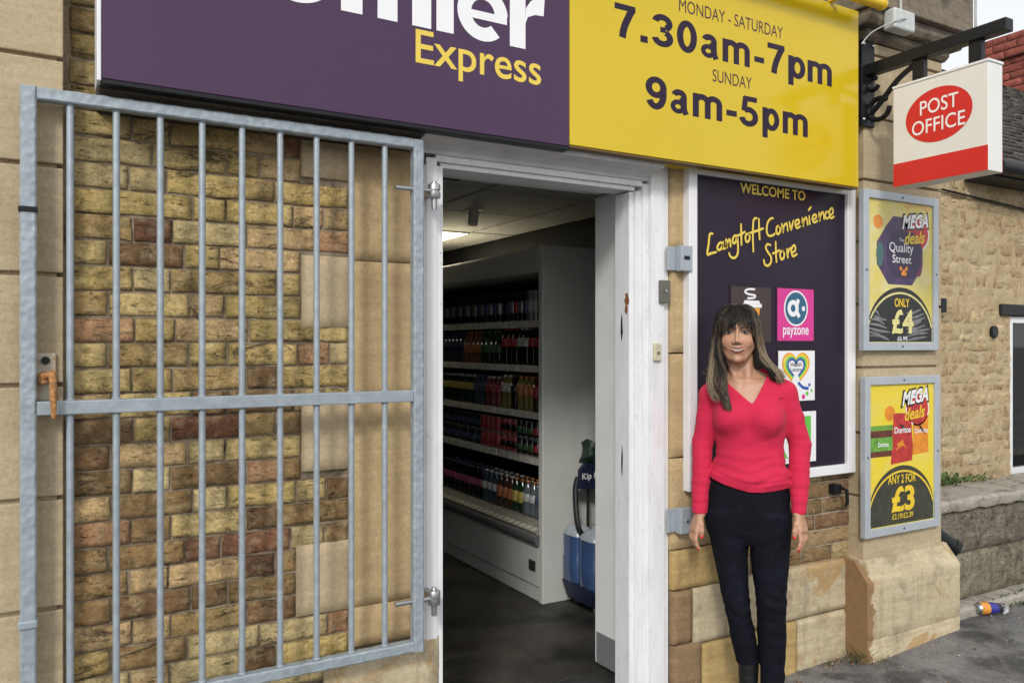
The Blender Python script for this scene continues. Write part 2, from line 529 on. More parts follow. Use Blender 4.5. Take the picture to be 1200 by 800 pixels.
# ---------------------------------------------------------------- the shop
shop = thing('shop_building', (1.7, 0.0, -0.06), 'buff brick and pale ashlar shop front with a white door frame', 'shop')
L0 = tuple(shop.location)
QH = [(0.716, 1.14, 2.009, 2.14), (0.716, 1.14, 1.512, 1.759), (0.716, 1.14, 1.035, 1.268), (0.70, 1.14, 0.561, 0.803)]
holes = QH+[(0.878, 1.14, 0.3, 2.14)]
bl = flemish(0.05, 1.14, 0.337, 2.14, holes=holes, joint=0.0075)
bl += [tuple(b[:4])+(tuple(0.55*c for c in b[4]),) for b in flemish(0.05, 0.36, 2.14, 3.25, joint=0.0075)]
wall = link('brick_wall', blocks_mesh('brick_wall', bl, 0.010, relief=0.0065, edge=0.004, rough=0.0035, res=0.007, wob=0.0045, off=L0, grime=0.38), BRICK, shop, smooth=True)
mo = link('mortar', sheet_mesh('mortar', 0.0, 1.16, 0.25, 3.25, 0.0125, 0.012, 0.0045, off=L0), MORTAR, wall, smooth=True)
# right bay bricks under the welcome panel
bl = flemish(2.62, 3.42, 0.425, 1.02, joint=0.0075, lowz=2.2)
bl = [(a, b, c, d, tuple(0.62*v+0.38*w for v, w in zip(col, (0.22, 0.155, 0.085)))) for a, b, c, d, col in bl]
wr = link('brick_wall', blocks_mesh('brick_wall', bl, -0.032, relief=0.0045, edge=0.005, rough=0.0025, off=L0, grime=0.4), BRICK_R, shop, smooth=True)
mo = link('mortar', sheet_mesh('mortar', 2.55, 3.42, 0.35, 1.05, -0.0305, 0.012, 0.003, seed=4, off=L0), MORTAR_PALE, wr, smooth=True)

# quoin stones by the door
qb = []
S0 = (0.5, 0.4, 0.26)
for (a, b, c, d) in QH: qb.append((a+0.004, 0.883, c+0.004, d-0.004, S0))
def stones(name, blks, mt, *a, **k):
    for i_, bk in enumerate(blks): link(name, blocks_mesh(name, [bk], *a, seed=i_*5.3, off=L0, **k), mt, shop, smooth=True)
stones('quoin_stone', qb, STONE_PALE, 0.007, relief=0.012, edge=0.006, rough=0.0012, res=0.02, wob=0.0015)
cols = [(0.8845, 1.16, 0.43, 0.565, S0), (0.8845, 1.16, 0.567, 1.273, S0), (0.8845, 1.16, 1.2745, 1.745, S0), (0.8845, 1.16, 1.7465, 2.14, S0)]
stones('quoin_stone', cols, STONE_WARM, 0.008, relief=0.0125, edge=0.002, rough=0.0010, res=0.02, wob=0.001)
pl = [(0.45, 0.78, 0.02, 0.335, S0), (0.786, 1.20, 0.02, 0.425, S0), (0.03, 0.444, 0.02, 0.335, S0)]
link('plinth', blocks_mesh('plinth', pl, -0.03, relief=0.012, edge=0.012, rough=0.003, res=0.015, off=L0), STONE_PLINTH, shop, smooth=True)
# stone strip between frame and welcome panel, down to the plinth
st = [(2.262, 2.60, 0.597, 0.98, S0), (2.262, 2.75, 0.985, 1.42, S0), (2.262, 2.60, 1.425, 1.86, S0), (2.262, 2.60, 1.865, 2.30, S0)]
stones('quoin_stone', st, STONE_WARM, -0.036, relief=0.010, edge=0.005, rough=0.0015, res=0.02, wob=0.0015)
pl = [(2.262, 2.617, 0.428, 0.592, S0), (2.262, 2.37, 0.20, 0.424, S0), (2.262, 2.42, -0.3, 0.196, S0),
      (2.375, 2.905, 0.185, 0.424, S0), (2.425, 2.70, -0.3, 0.18, S0), (2.704, 3.01, -0.3, 0.18, S0), (2.909, 3.42, 0.185, 0.424, S0), (3.014, 3.42, -0.3, 0.18, S0)]
STONE_OCHRE = mat_stone('ochre stone', (0.50, 0.36, 0.16), (0.38, 0.25, 0.10), (0.22, 0.14, 0.06), 0.9, bstr=0.7, blotch=6, stain_amt=0.5)
STONE_BROWN = mat_stone('brown weathered stone', (0.30, 0.20, 0.11), (0.20, 0.13, 0.07), (0.11, 0.075, 0.045), 0.9, bstr=0.8, blotch=6)
for i_, bk in enumerate(pl):
    mt_ = STONE_BROWN if i_ in (1, 2) else STONE_OCHRE if i_ in (0, 4, 5) else STONE_PLINTH
    link('plinth_stone', blocks_mesh('plinth_stone', [bk], -0.045, relief=0.018, edge=0.007, rough=0.002, res=0.012, wob=0.004, seed=i_*4.1, off=L0), mt_, shop, smooth=True)

# pilasters of rusticated blocks
ZJ = [0.12, 0.425, 0.727, 1.033, 1.348, 1.654, 1.957, 2.255, 2.56, 2.865]
def pilaster(x0, x1, yf, zlow, ztop):
    b = MB()
    b.box(x0+0.016, x1-0.016, yf+0.018, 0.25, zlow-0.1, ztop+0.2)
    p = part('pilaster', b, STONE, shop)
    zs = [z for z in ZJ if z > zlow+0.05 and z < ztop-0.02]
    edges = [zlow]+zs+[ztop]
    bb = MB()
    for i in range(len(edges)-1):
        j = random.uniform(-0.002, 0.002)
        bb.box(x0+j*0.5, x1, yf+j, 0.2, edges[i]+0.006, edges[i+1]-0.006)
    part('ashlar_block', bb, STONE, p, bevel=0.004)
    return p
pilaster(-1.2, 0.033, -0.07, -0.2, 3.4)
pilaster(3.40, 4.02, -0.12, 0.40, 2.925)
# plinth under the right pilaster, with a weathered chamfer
def plinth_block(x0, x1, yf, zt, zc, z0, yb, inset):
    n = 24
    Vs = []
    for i in range(n+1):
        x = x0+(x1-x0)*i/n
        prof = [(yf, z0), (yf, 0.055), (yf+0.004, 0.062), (yf, 0.069)] + [(yf, 0.07+(zc-0.07)*k/8) for k in range(1, 9)] + [(yf+inset*k/5, zc+(zt-zc)*k/5) for k in range(1, 6)] + [(yb, zt+0.01)]
        for (y, z) in prof: Vs.append((x, y, z))
    m_ = len(prof)
    V = np.array(Vs); ii = np.arange(len(V)).reshape(n+1, m_)
    nz = fbm(V[:, 0]*9, V[:, 1]*9, V[:, 2]*9, 4)
    V[:, 1] += nz*0.004; V[:, 2] += np.where(V[:, 2] > 0.2, nz*0.003, 0)
    e = np.minimum(V[:, 0]-x0, x1-V[:, 0])
    V[:, 1] += np.clip(0.008-e, 0, 1)*0.7
    F = np.stack([ii[:-1, :-1], ii[1:, :-1], ii[1:, 1:], ii[:-1, 1:]], -1).reshape(-1, 4).tolist()
    me = bpy.data.meshes.new('plinth')
    F.append(list(ii[0, :])); F.append(list(ii[-1, ::-1]))
    me.from_pydata([tuple(v) for v in V-np.array(L0)], [], F); me.update()
    return me
WORN = STONE_PLINTH.copy(); WORN.name = 'plinth stone with a worn brown corner'
nt = WORN.node_tree; bs = nt.nodes['Principled BSDF']
v = coords(nt); sx_ = nt.nodes.new('ShaderNodeSeparateXYZ'); nt.links.new(v, sx_.inputs[0])
ad = nt.nodes.new('ShaderNodeMath'); ad.operation = 'MULTIPLY_ADD'; ad.inputs[1].default_value = 0.20
nt.links.new(noise(nt, v, 9, 5, 0.65), ad.inputs[0]); nt.links.new(sx_.outputs[0], ad.inputs[2])
old = bs.inputs['Base Color'].links[0].from_socket
nt.links.new(mix(nt, mix(nt, (0.30, 0.19, 0.09), (0.20, 0.12, 0.06), noise(nt, v, 30, 5)), old, ramp(nt, ad.outputs[0], [(0.0, 0.0), (1.0, 1.0)])), bs.inputs['Base Color'])
rp_ = [n_ for n_ in nt.nodes if n_.type == 'VALTORGB'][-1]
mr = nt.nodes.new('ShaderNodeMapRange'); mr.inputs['From Min'].default_value = 1.765; mr.inputs['From Max'].default_value = 1.785
nt.links.new(ad.outputs[0], mr.inputs['Value'])
for l_ in list(rp_.outputs['Color'].links):
    nt.links.new(mr.outputs[0], l_.to_socket)
pm = plinth_block(3.34, 4.075, -0.19, 0.425, 0.335, -0.3, 0.1, 0.075)
o = link('plinth', pm, WORN, shop, smooth=True)
try: pm.set_sharp_from_angle(angle=R(50))
except Exception: pass
# cornice over the right pilaster and along the front
b = MB()
b.xprism([(0.25, 2.925), (-0.125, 2.925), (-0.15, 2.945), (-0.15, 2.975), (0.25, 2.975)], 3.385, 4.045)
b.xprism([(0.25, 2.976), (-0.185, 2.976), (-0.20, 3.0), (-0.20, 3.045), (0.25, 3.045)], 3.34, 4.09)
b.box(3.32, 4.11, -0.235, 0.25, 3.046, 3.30)
part('cornice', b, STONE_GREY, shop, bevel=0.006)
b = MB(); b.box(0.36, 3.40, -0.04, 0.25, 2.32, 3.25)
part('upper_wall', b, STONE_GREY, shop)
b = MB(); b.xprism([(0.2, 2.14), (-0.02, 2.14), (-0.05, 2.15), (-0.125, 2.171), (-0.125, 2.42), (0.2, 2.42)], 0.118, 1.105)
part('lintel', b, STONE_SOOT, shop, bevel=0.004)

# inner core, so that nothing is paper-thin
b = MB(); b.box(-0.9, 1.10, 0.02, 0.30, -0.3, 3.2)
b.box(2.24, 4.0, -0.018, 0.30, -0.3, 3.2)
b.box(1.10, 2.24, 0.06, 0.30, 2.16, 3.2)
part('wall_core', b, DARKWALL, shop)

# ---------------------------------------------------------------- the white door frame
fr = MB()
fr.box(1.144, 1.217, -0.030, 0.10, -0.06, 2.094)              # left stile
fr.box(1.150, 1.192, -0.036, -0.028, -0.06, 2.12)             # raised moulding
fr.box(1.217, 1.226, -0.010, 0.09, -0.06, 2.085)              # stop bead
fr.box(2.077, 2.100, 0.002, 0.10, -0.06, 2.09)                # right bead
fr.box(2.100, 2.128, -0.012, 0.10, -0.06, 2.094)
fr.box(2.128, 2.157, -0.024, 0.10, -0.06, 2.125)
fr.box(2.157, 2.226, -0.044, 0.10, -0.06, 2.205)
fr.box(2.226, 2.2605, -0.028, 0.10, -0.06, 2.205)
fr.box(1.217, 2.100, -0.006, 0.10, 2.094, 2.112)              # head bead
fr.box(1.192, 2.128, -0.022, 0.10, 2.112, 2.135)
df = part('door_frame', fr, PAINT, shop, bevel=0.0025)
b = MB(); b.box(1.1215, 1.1435, -0.012, 0.10, -0.06, 2.20)
part('trim', b, GREYPAINT, df, bevel=0.002)
b = MB()
b.xprism([(0.055, 2.1355), (-0.026, 2.1355), (-0.031, 2.150), (-0.060, 2.163), (-0.115, 2.171), (-0.125, 2.172), (-0.125, 2.30), (0.055, 2.30)], 1.106, 2.156)
b.xprism([(0.055, 2.2055), (-0.05, 2.2055), (-0.115, 2.21), (-0.115, 2.30), (0.055, 2.30)], 2.157, 2.262)
part('fascia_board', b, GREYPAINT, df, bevel=0.003)
RUST = plain('rust', (0.23, 0.085, 0.03), 0.9, var=0.5, scale=60, bmp=0.5)
IRON = plain('black painted iron', (0.009, 0.0095, 0.012), 0.42, var=0.2, scale=40, bmp=0.1, spec=0.3)
def blotchp(x, yc, zc, ry, rz, sd):
    q_ = random.Random(sd); return [(x, yc+ry*math.cos(a_)*q_.uniform(0.55, 1.15), zc+rz*math.sin(a_)*q_.uniform(0.6, 1.15)) for a_ in [6.283*k/14 for k in range(14)]]
b = MB(); b.add(blotchp(2.0762, 0.018, 1.645, 0.016, 0.034, 2), [tuple(range(14))]); b.add(blotchp(2.0760, 0.022, 1.605, 0.011, 0.026, 3), [tuple(range(14))])
part('rust_patch', b, [RUST], df)
b = MB(); b.add(blotchp(2.0762, 0.052, 1.535, 0.009, 0.060, 4), [tuple(range(14))]); b.add(blotchp(2.0762, 0.05, 0.97, 0.006, 0.07, 6), [tuple(range(14))])
part('worn_slot', b, [IRON], df)
b = MB(); b.box(1.05, 2.3, -0.03, 0.32, -0.10, -0.008)
part('doorstep', b, plain('dark threshold', (0.03, 0.03, 0.028), 0.6, var=0.3, bmp=0.4, bscale=60), shop, bevel=0.01)
# narrow white leaf standing open inside the right jamb
b = MB(); b.box(2.150, 2.195, 0.105, 0.345, 0.022, 2.125)
door = part('door', b, PAINT_IN, shop, bevel=0.003)
STEEL = plain('brushed steel', (0.42, 0.43, 0.44), 0.38, metal=0.9, var=0.1, scale=12)
KICK = plain('dull kick plate', (0.25, 0.26, 0.27), 0.45, metal=0.3, var=0.1)
b = MB(); b.box(2.1465, 2.1495, 0.118, 0.330, 0.025, 0.165)
part('kick_plate', b, KICK, door, bevel=0.001)

# ---------------------------------------------------------------- the inside
def mat_floor():
    m, nt, b = new_mat('wet dark rubber floor')
    v = coords(nt)
    c = ramp(nt, noise(nt, v, 3.2, 6, 0.65, 0.4), [(0.38, (0.010, 0.010, 0.010)), (0.62, (0.065, 0.06, 0.05))])
    c = mix(nt, c, (0.16, 0.15, 0.13), ramp(nt, noise(nt, v, 16, 6, 0.75), [(0.68, 0.0), (0.74, 0.55)]))
    nt.links.new(c, b.inputs['Base Color'])
    nt.links.new(ramp(nt, noise(nt, v, 2.1, 5, 0.6), [(0.4, 0.35), (0.65, 0.62)]), b.inputs['Roughness'])
    w = nt.nodes.new('ShaderNodeTexWave'); w.inputs['Scale'].default_value = 28; w.inputs['Distortion'].default_value = 0.3
    nt.links.new(coords(nt, (1, 1, 1)), w.inputs['Vector'])
    nt.links.new(mix(nt, c, ramp(nt, w.outputs['Fac'], [(0.3, 0.45), (0.7, 1.5)]), 0.8, 'MULTIPLY'), b.inputs['Base Color'])
    bump(nt, b, w.outputs['Fac'], 0.6, 0.006)
    return m
b = MB(); b.box(0.4, 3.45, 0.302, 6.5, -0.06, 0.0)
tag(part('shop_floor', b, mat_floor()), kind='structure')
ins = MB()
ins.box(3.30, 3.42, 0.302, 6.5, 0, 2.5)
ins.box(0.3, 0.4, 0.302, 6.5, 0, 2.5)
ins.box(0.3, 3.42, 6.5, 6.6, 0, 2.5)
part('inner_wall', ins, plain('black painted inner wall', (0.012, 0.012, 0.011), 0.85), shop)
TILE = plain('grey ceiling tile', (0.66, 0.66, 0.64), 0.9, var=0.05, scale=50)
GRID = plain('dark ceiling grid', (0.012, 0.012, 0.012), 0.7)
ct = MB()
gx = [0.35, 0.70, 1.43, 2.16, 2.9, 3.3]; gy = [0.302, 0.72, 1.45, 2.18, 3.07, 3.80, 4.53, 5.26, 6.3]
LIGHT_TILE = (3, 4)                                            # x 2.3-2.9, y 3.27-3.87
for i in range(len(gx)-1):
    for j in range(len(gy)-1):
        if (i, j) == LIGHT_TILE: continue
        ct.box(gx[i]+0.014, gx[i+1]-0.014, gy[j]+0.014, gy[j+1]-0.014, 2.347+random.uniform(0, 0.004), 2.36)
ce = part('ceiling', ct, TILE, shop)
b = MB(); b.box(0.3, 3.42, 0.302, 6.5, 2.361, 2.45)
part('grid', b, GRID, ce)
b = MB(); b.box(1.226, 2.13, 0.101, 0.302, 2.13, 2.20); b.box(1.1, 1.224, 0.101, 0.302, 0, 2.2); b.box(2.197, 2.26, 0.101, 0.302, 0, 2.2)
part('reveal', b, PAINT_IN, shop)
# ---------------------------------------------------------------- lettering
def text_mb(body, x0, x1, z0, z1, y, bold=0.0, seed=0):
    """built-in lettering fitted into a box of the xz plane, as a flat sheet at y"""
    cu = bpy.data.curves.new('lettering', 'FONT')
    cu.body = body; cu.size = 1.0; cu.offset = bold; cu.resolution_u = 6
    o = bpy.data.objects.new('lettering', cu); C.objects.link(o)
    dg = bpy.context.evaluated_depsgraph_get()
    me = bpy.data.meshes.new_from_object(o.evaluated_get(dg))
    V = [v.co.copy() for v in me.vertices]; F = [tuple(p.vertices) for p in me.polygons]
    bpy.data.objects.remove(o); bpy.data.curves.remove(cu); bpy.data.meshes.remove(me)
    ax0, ax1 = min(v.x for v in V), max(v.x for v in V)
    az0, az1 = min(v.y for v in V), max(v.y for v in V)
    b = MB()
    b.add([(x0+(v.x-ax0)/(ax1-ax0)*(x1-x0), y, z0+(v.y-az0)/(az1-az0)*(z1-z0)) for v in V], F)
    return b
def joined(*mbs):
    return list(mbs)
def merged(*mbs):
    r = MB()
    for m in mbs:
        n = len(r.v); r.v += m.v; r.f += [tuple(i+n for i in f) for f in m.f]; r.m += m.m
    return r

# heavy sans letters drawn as strokes: (width, strokes) in units of cap height
def glyph(ch, w):
    """stroke letters: (width, [(points, closed, weight)])"""
    h = w/2; XH = 0.75
    S_ = lambda p, k=1.0: (p, False, k)
    O_ = lambda p, k=1.0: (p, True, k)
    if ch == '7': return 0.60, [S_([(0.0, 1-h*0.9), (0.60, 1-h*0.9)], 0.9), S_([(0.53, 0.93), (0.42, 0.70), (0.30, 0.40), (0.245, 0.18), (0.225, 0.0)], 0.98)]
    if ch == '3': return 0.62, [S_(arc(0.30, 0.735, 0.30-h, 0.265-h*0.9, 172, -62, 26), 0.92), S_(arc(0.305, 0.275, 0.315-h, 0.275-h*0.9, 66, -172, 28), 0.92), S_([(0.24, 0.525), (0.40, 0.525)], 0.8)]
    if ch == '0': return 0.62, [O_(arc(0.31, 0.5, 0.31-h, 0.5-h*0.9, 0, 351, 40), 0.96)]
    if ch == '9': return 0.62, [O_(arc(0.31, 0.675, 0.31-h, 0.325-h*0.9, 0, 350, 36), 0.92), S_([(0.62-h, 0.72), (0.62-h*1.02, 0.52)]+arc(0.30, 0.46, 0.315-h, 0.46-h*0.9, -8, -148, 22), 0.94)]
    if ch == '5': return 0.62, [S_([(0.57, 1-h*0.85), (0.14, 1-h*0.85)], 0.85), S_([(0.195, 0.96), (0.145, 0.50)], 0.85), S_(arc(0.295, 0.325, 0.325-h, 0.325-h*0.9, 128, -168, 34), 0.92)]
    if ch == 'a': return 0.58, [S_(arc(0.285, XH-0.21, 0.255-h, 0.21-h*0.85, 168, 4, 18)+[(0.54-h, 0.30), (0.54-h*0.9, 0.13), (0.575-h*0.6, 0.0)], 0.92), O_(arc(0.25, 0.215, 0.25-h*0.88, 0.215-h*0.72, 0, 350, 30), 0.74), S_([(0.30, 0.435), (0.46, 0.455)], 0.55)]
    if ch == 'm': return 0.94, [S_([(h, 0), (h, XH)], 0.95)]+[S_([(x0_, 0.44)]+arc((x0_+x1_)/2, 0.50, (x1_-x0_)/2, XH-h*0.85-0.50, 172, 0, 16)+[(x1_, 0)], 0.92) for x0_, x1_ in ((h, 0.47), (0.47, 0.94-h))]
    if ch == 'p': return 0.62, [S_([(h, -0.26), (h, XH)], 0.95), O_(arc(0.335, XH/2, 0.285-h*0.92, XH/2-h*0.85, 0, 351, 36), 0.90)]
    if ch == '-': return 0.36, [S_([(0, 0.33), (0.36, 0.33)], 0.92)]
    if ch == '.': return 0.2, [S_([(0.0, 0.1), (0.2, 0.1)])]
    if ch == 'P': return 0.70, [S_([(h, 0), (h, 1)]), S_([(h, 1-h*0.8), (0.38, 1-h*0.8)]+arc(0.40, 0.69, 0.30-h*0.8, 0.31-h*0.8, 90, -90, 14)+[(h, 0.38+h*0.8)], 0.8)]
    if ch == 'r': return 0.50, [S_([(h, 0), (h, XH)])]
    if ch == 'e': return 0.72, [S_(arc(0.36, XH/2-0.01, 0.36-h*0.92, XH/2-h*0.80, 3, 312, 44), 0.84), S_([(h, 0.335), (0.70, 0.335)], 0.50)]
    if ch == 'i': return 0.26, [S_([(0.13, 0), (0.13, XH)]), S_([(0.13-h, 0.92), (0.13+h, 0.92)])]
    return 0.4, []
def stroke_char(b, ch, x0, x1, zb, cap, w, y, n0=0):
    gw, st = glyph(ch, w)
    sx = (x1-x0)/gw
    for k, (pts, closed, kf) in enumerate(st):        # drawn in the letter's own units, then stretched to its box
        t_ = MB(); t_.ribbon(pts, (0.2 if ch == '.' else w*kf), 0.0, closed=closed)
        b.add([(x0+p[0]*sx, y-0.00012*(k+n0), zb+p[2]*cap) for p in t_.v], t_.f)
    if ch == 'r':
        b.sheet([(x0+px*sx, zb+pz*cap) for px, pz in [(w-0.002, 0.36), (w*1.15, 0.46), (0.36, 0.515), (0.485, 0.525), (0.50, 0.77), (0.40, 0.77), (0.30, 0.70), (w*1.02, 0.58)]], y-0.0003)
def word(b, items, zb, cap, w, y):
    for i, (ch, x0, x1) in enumerate(items): stroke_char(b, ch, x0, x1, zb, cap, w, y, i % 2)

# ---------------------------------------------------------------- the steel gate
def mat_galv(hammer):
    m, nt, b = new_mat('galvanised steel')
    v = coords(nt)
    c = ramp(nt, noise(nt, v, 32, 5, 0.6), [(0.3, (0.265, 0.31, 0.345)), (0.55, (0.315, 0.365, 0.40)), (0.75, (0.38, 0.43, 0.465))])
    c = mix(nt, c, (0.22, 0.21, 0.20), ramp(nt, noise(nt, v, 9, 6, 0.7), [(0.58, 0.0), (0.75, 0.5)]))
    nt.links.new(c, b.inputs['Base Color'])
    b.inputs['Metallic'].default_value = 0.25
    b.inputs['Roughness'].default_value = 0.48
    n = bump(nt, b, noise(nt, v, 120, 3), 0.12, 0.002)
    if hammer:
        vo = nt.nodes.new('ShaderNodeTexVoronoi'); vo.inputs['Scale'].default_value = 44
        vo.feature = 'SMOOTH_F1'; vo.inputs['Smoothness'].default_value = 0.4
        nt.links.new(v, vo.inputs['Vector'])
        bump(nt, b, vo.outputs['Distance'], 0.4, 0.006, n)
    return m
GALV = mat_galv(False); GALV_H = mat_galv(True)
def hammered(b, x0, x1, y0, y1, z0, z1, along, step=0.016):
    """square hollow section with hammered dimples pressed into its edges"""
    L = (x1-x0) if along == 'x' else (z1-z0)
    n = int(L/step); vs, fs = [], []
    for i in range(n+1):
        t = i/n; ph = (i % 4)
        d = [0.0, 0.0008, 0.0012, 0.0006][ph]
        d2 = [0.0010, 0.0006, 0.0, 0.0009][ph]
        c = 0.0045
        if along == 'x':
            X_ = x0+L*t
            ring = [(y0+c, z0+d), (y1-c, z0+d), (y1, z0+c), (y1, z1-c), (y1-c, z1-d2), (y0+c+d2, z1-d2), (y0+d2*0.7, z1-c-d2), (y0+d*0.7, z0+c+d)]
            vs += [(X_, yy, zz) for yy, zz in ring]
        else:
            Z_ = z0+L*t
            ring = [(y0+c, x1-d), (y1-c, x1-d), (y1, x1-c), (y1, x0+c), (y1-c, x0+d2), (y0+c+d2, x0+d2), (y0+d2*0.7, x0+c+d2), (y0+d*0.7, x1-c-d)]
            vs += [(xx, yy, Z_) for yy, xx in ring]
    for i in range(n):
        for k in range(8):
            a, e = i*8+k, i*8+(k+1) % 8
            fs.append((a, e, e+8, a+8))
    fs.append(tuple(range(7, -1, -1))); fs.append(tuple(n*8+k for k in range(8)))
    b.add(vs, fs)
GY0, GY1 = -0.135, -0.095
gate = thing('security_gate', (0.515, -0.115, 0.425), 'galvanised steel barred gate swung open flat against the brick wall', 'gate')
b = MB(); hammered(b, -0.070, -0.030, GY0, GY1, 0.425, 2.153, 'z'); part('stile', b, GALV_H, gate, smooth=False, auto=True)
b = MB(); hammered(b, 1.062, 1.100, GY0, GY1, 0.425, 2.150, 'z'); part('stile', b, GALV_H, gate, auto=True)
b = MB(); hammered(b, -0.030, 1.062, GY0+0.001, GY1-0.001, 2.118, 2.154, 'x'); part('rail', b, GALV_H, gate, auto=True)
b = MB(); hammered(b, -0.030, 1.062, GY0+0.001, GY1-0.001, 0.425, 0.461, 'x'); part('rail', b, GALV_H, gate, auto=True)
b = MB(); b.box(-0.030, 1.062, -0.131, -0.101, 1.268, 1.306); part('rail', b, GALV, gate, bevel=0.003)
bars = []
for k in range(9):
    x = 0.049+0.1145*k
    if k == 0:
        b = MB(); b.tube([(x, -0.115, z) for z in (0.459, 0.9, 1.2869, 1.7, 2.121)], 0.0098, 14)
        for z in (0.463, 1.267, 1.307, 2.117): b.lathe([(0.010, -0.004), (0.0135, 0), (0.010, 0.004)], (x, -0.115, z), 14)
        bar = part('bar', b, GALV, gate, auto=True)
    else:
        c = bar.copy(); C.objects.link(c); c.parent = gate; c.location = (0.1145*k, 0, 0)
# drop-bolt joint marks on the long stile
b = MB(); b.box(-0.073, -0.028, -0.139, -0.092, 1.815, 1.829); part('joint', b, [IRON], gate, bevel=0.002)
b = MB(); b.box(-0.073, -0.028, -0.140, -0.092, 0.700, 0.722); part('weld', b, GALV, gate, bevel=0.004)
def hinge(z):
    b = MB()
    b.tube([(1.002, -0.115, z), (1.140, -0.115, z)], 0.008, 12)
    b.lathe([(0.020, -0.024), (0.022, -0.02), (0.022, -0.004), (0.018, -0.002), (0.018, 0.002), (0.022, 0.004), (0.022, 0.02), (0.020, 0.024)], (1.146, -0.110, z), 18)
    b.lathe([(0.009, -0.062), (0.010, -0.02), (0.010, 0.03), (0.008, 0.034)], (1.146, -0.110, z), 12)
    b.box(1.134, 1.158, -0.110, -0.030, z-0.012, z+0.012)
    return part('hinge', b, STEEL, gate, auto=True)
hinge(1.985); hinge(0.592)

# rusty latch on the left pilaster
lat = thing('gate_latch', (-0.011, -0.07, 1.37), 'rusty turn handle on a rust stained plate fixed to the left stone pier', 'latch')
m, nt, bs = new_mat('rust stained plate'); v = coords(nt)
cc = mix(nt, (0.50, 0.46, 0.37), (0.42, 0.20, 0.06), ramp(nt, noise(nt, v, 22, 5, 0.7), [(0.45, 0.0), (0.62, 0.9)]))
nt.links.new(cc, bs.inputs['Base Color']); bs.inputs['Roughness'].default_value = 0.7
PLATE = m
b = MB(); b.box(-0.036, 0.015, -0.082, -0.0705, 1.305, 1.436); part('plate', b, PLATE, lat, bevel=0.003)
b = MB(); b.tube([(-0.010, -0.083, 1.416), (-0.010, -0.092, 1.416)], [0.011, 0.009], 14); part('bolt', b, [IRON], lat, auto=True)
HANDLE = plain('rusty orange iron', (0.36, 0.17, 0.06), 0.8, var=0.6, scale=90, bmp=0.4)
b = MB(); b.tube([(-0.014, -0.080, 1.368), (-0.014, -0.118, 1.368)], [0.018, 0.015], 16)
b.tube([(0.007, -0.150, 1.386), (0.008, -0.152, 1.36), (0.009, -0.156, 1.30), (0.010, -0.152, 1.262)], [0.010, 0.0095, 0.008, 0.006], 12)
b.tube([(-0.014, -0.112, 1.372), (0.006, -0.148, 1.38)], 0.009, 10)
part('handle', b, HANDLE, lat, auto=True)

# ---------------------------------------------------------------- shop signs
def gloss(name, col, rough=0.18, var=0.04, sp=0.5):
    return plain(name, col, rough, var=var, scale=3, spec=sp)
PURPLE = gloss('purple sign vinyl', (0.050, 0.018, 0.062), 0.28, 0.02)
PURPLE_D = gloss('deep purple panel', (0.017, 0.009, 0.023), 0.35, 0.04, 0.3)
YELLOW = gloss('yellow sign vinyl', (0.61, 0.445, 0.012), 0.16, 0.02)
LETTER = plain('dark purple lettering', (0.022, 0.011, 0.032), 0.4, spec=0.25)
WHITE_L = plain('white lettering', (0.80, 0.80, 0.82), 0.4, var=0.015)
YELLOW_L = plain('yellow lettering', (0.74, 0.55, 0.08), 0.4, var=0.03)
WHITE_F = plain('white aluminium', (0.74, 0.74, 0.76), 0.35, var=0.05, scale=10)
GREY_F = plain('silver grey frame', (0.42, 0.46, 0.50), 0.4, metal=0.2, var=0.06, scale=14)
SY = -0.17
fs = thing('fascia_sign', (0.89, -0.06, 2.19), 'long purple shop name board with white and yellow lettering over the gate', 'sign')
b = MB(); b.box(0.123, 1.664, SY, -0.045, 2.190, 3.03); part('panel', b, PURPLE, fs, bevel=0.002)
b = MB(); b.box(0.112, 0.1225, SY-0.004, -0.045, 2.182, 3.035); part('edge_trim', b, WHITE_F, fs, bevel=0.002)
b = MB(); b.box(0.123, 1.664, SY+0.001, -0.126, 2.176, 2.1895); part('base_trim', b, IRON, fs, bevel=0.002)
b = MB()
word(b, [('P', 0.16, 0.385), ('r', 0.40, 0.54), ('e', 0.545, 0.778), ('m', 0.796, 1.111), ('i', 1.122, 1.197), ('e', 1.203, 1.405), ('r', 1.411, 1.556)], 2.514, 0.252, 0.222, SY-0.0008)
part('lettering', b, WHITE_L, fs)
part('lettering', text_mb('Express', 1.052, 1.541, 2.358, 2.505, SY-0.0008, bold=0.008), YELLOW_L, fs)
hs_ = thing('opening_hours_sign', (2.48, -0.06, 2.19), 'glossy yellow board with the opening hours in dark purple letters', 'sign')
b = MB(); b.box(1.667, 3.295, SY, -0.045, 2.197, 3.022); part('panel', b, YELLOW, hs_, bevel=0.002)
b = MB(); b.box(1.667, 3.295, SY+0.003, -0.126, 2.188, 2.1965); part('base_trim', b, plain('brown edge', (0.14, 0.08, 0.02), 0.5), hs_, bevel=0.002)
def SX(px): 
    u = (px-600)/946.0; d = (2.65+SY)/(0.8678-0.49697*u); return d*(0.49697+0.8678*u)
def zx(z): return SX(700+z/3.871)
b = MB()
word(b, [(c, zx(a), zx(e)) for c, a, e in (('7', 78, 172), ('.', 195, 228), ('3', 247, 345), ('0', 360, 452), ('a', 468, 548), ('m', 567, 692), ('-', 712, 756), ('7', 772, 848), ('p', 865, 943), ('m', 953, 1064))], 2.638, 0.128, 0.198, SY-0.0008)
word(b, [(c, zx(a), zx(e)) for c, a, e in (('9', 217, 315), ('a', 330, 412), ('m', 432, 567), ('-', 585, 632), ('5', 645, 730), ('p', 748, 825), ('m', 840, 955))], 2.386, 0.128, 0.198, SY-0.0008)
part('lettering', b, LETTER, hs_)
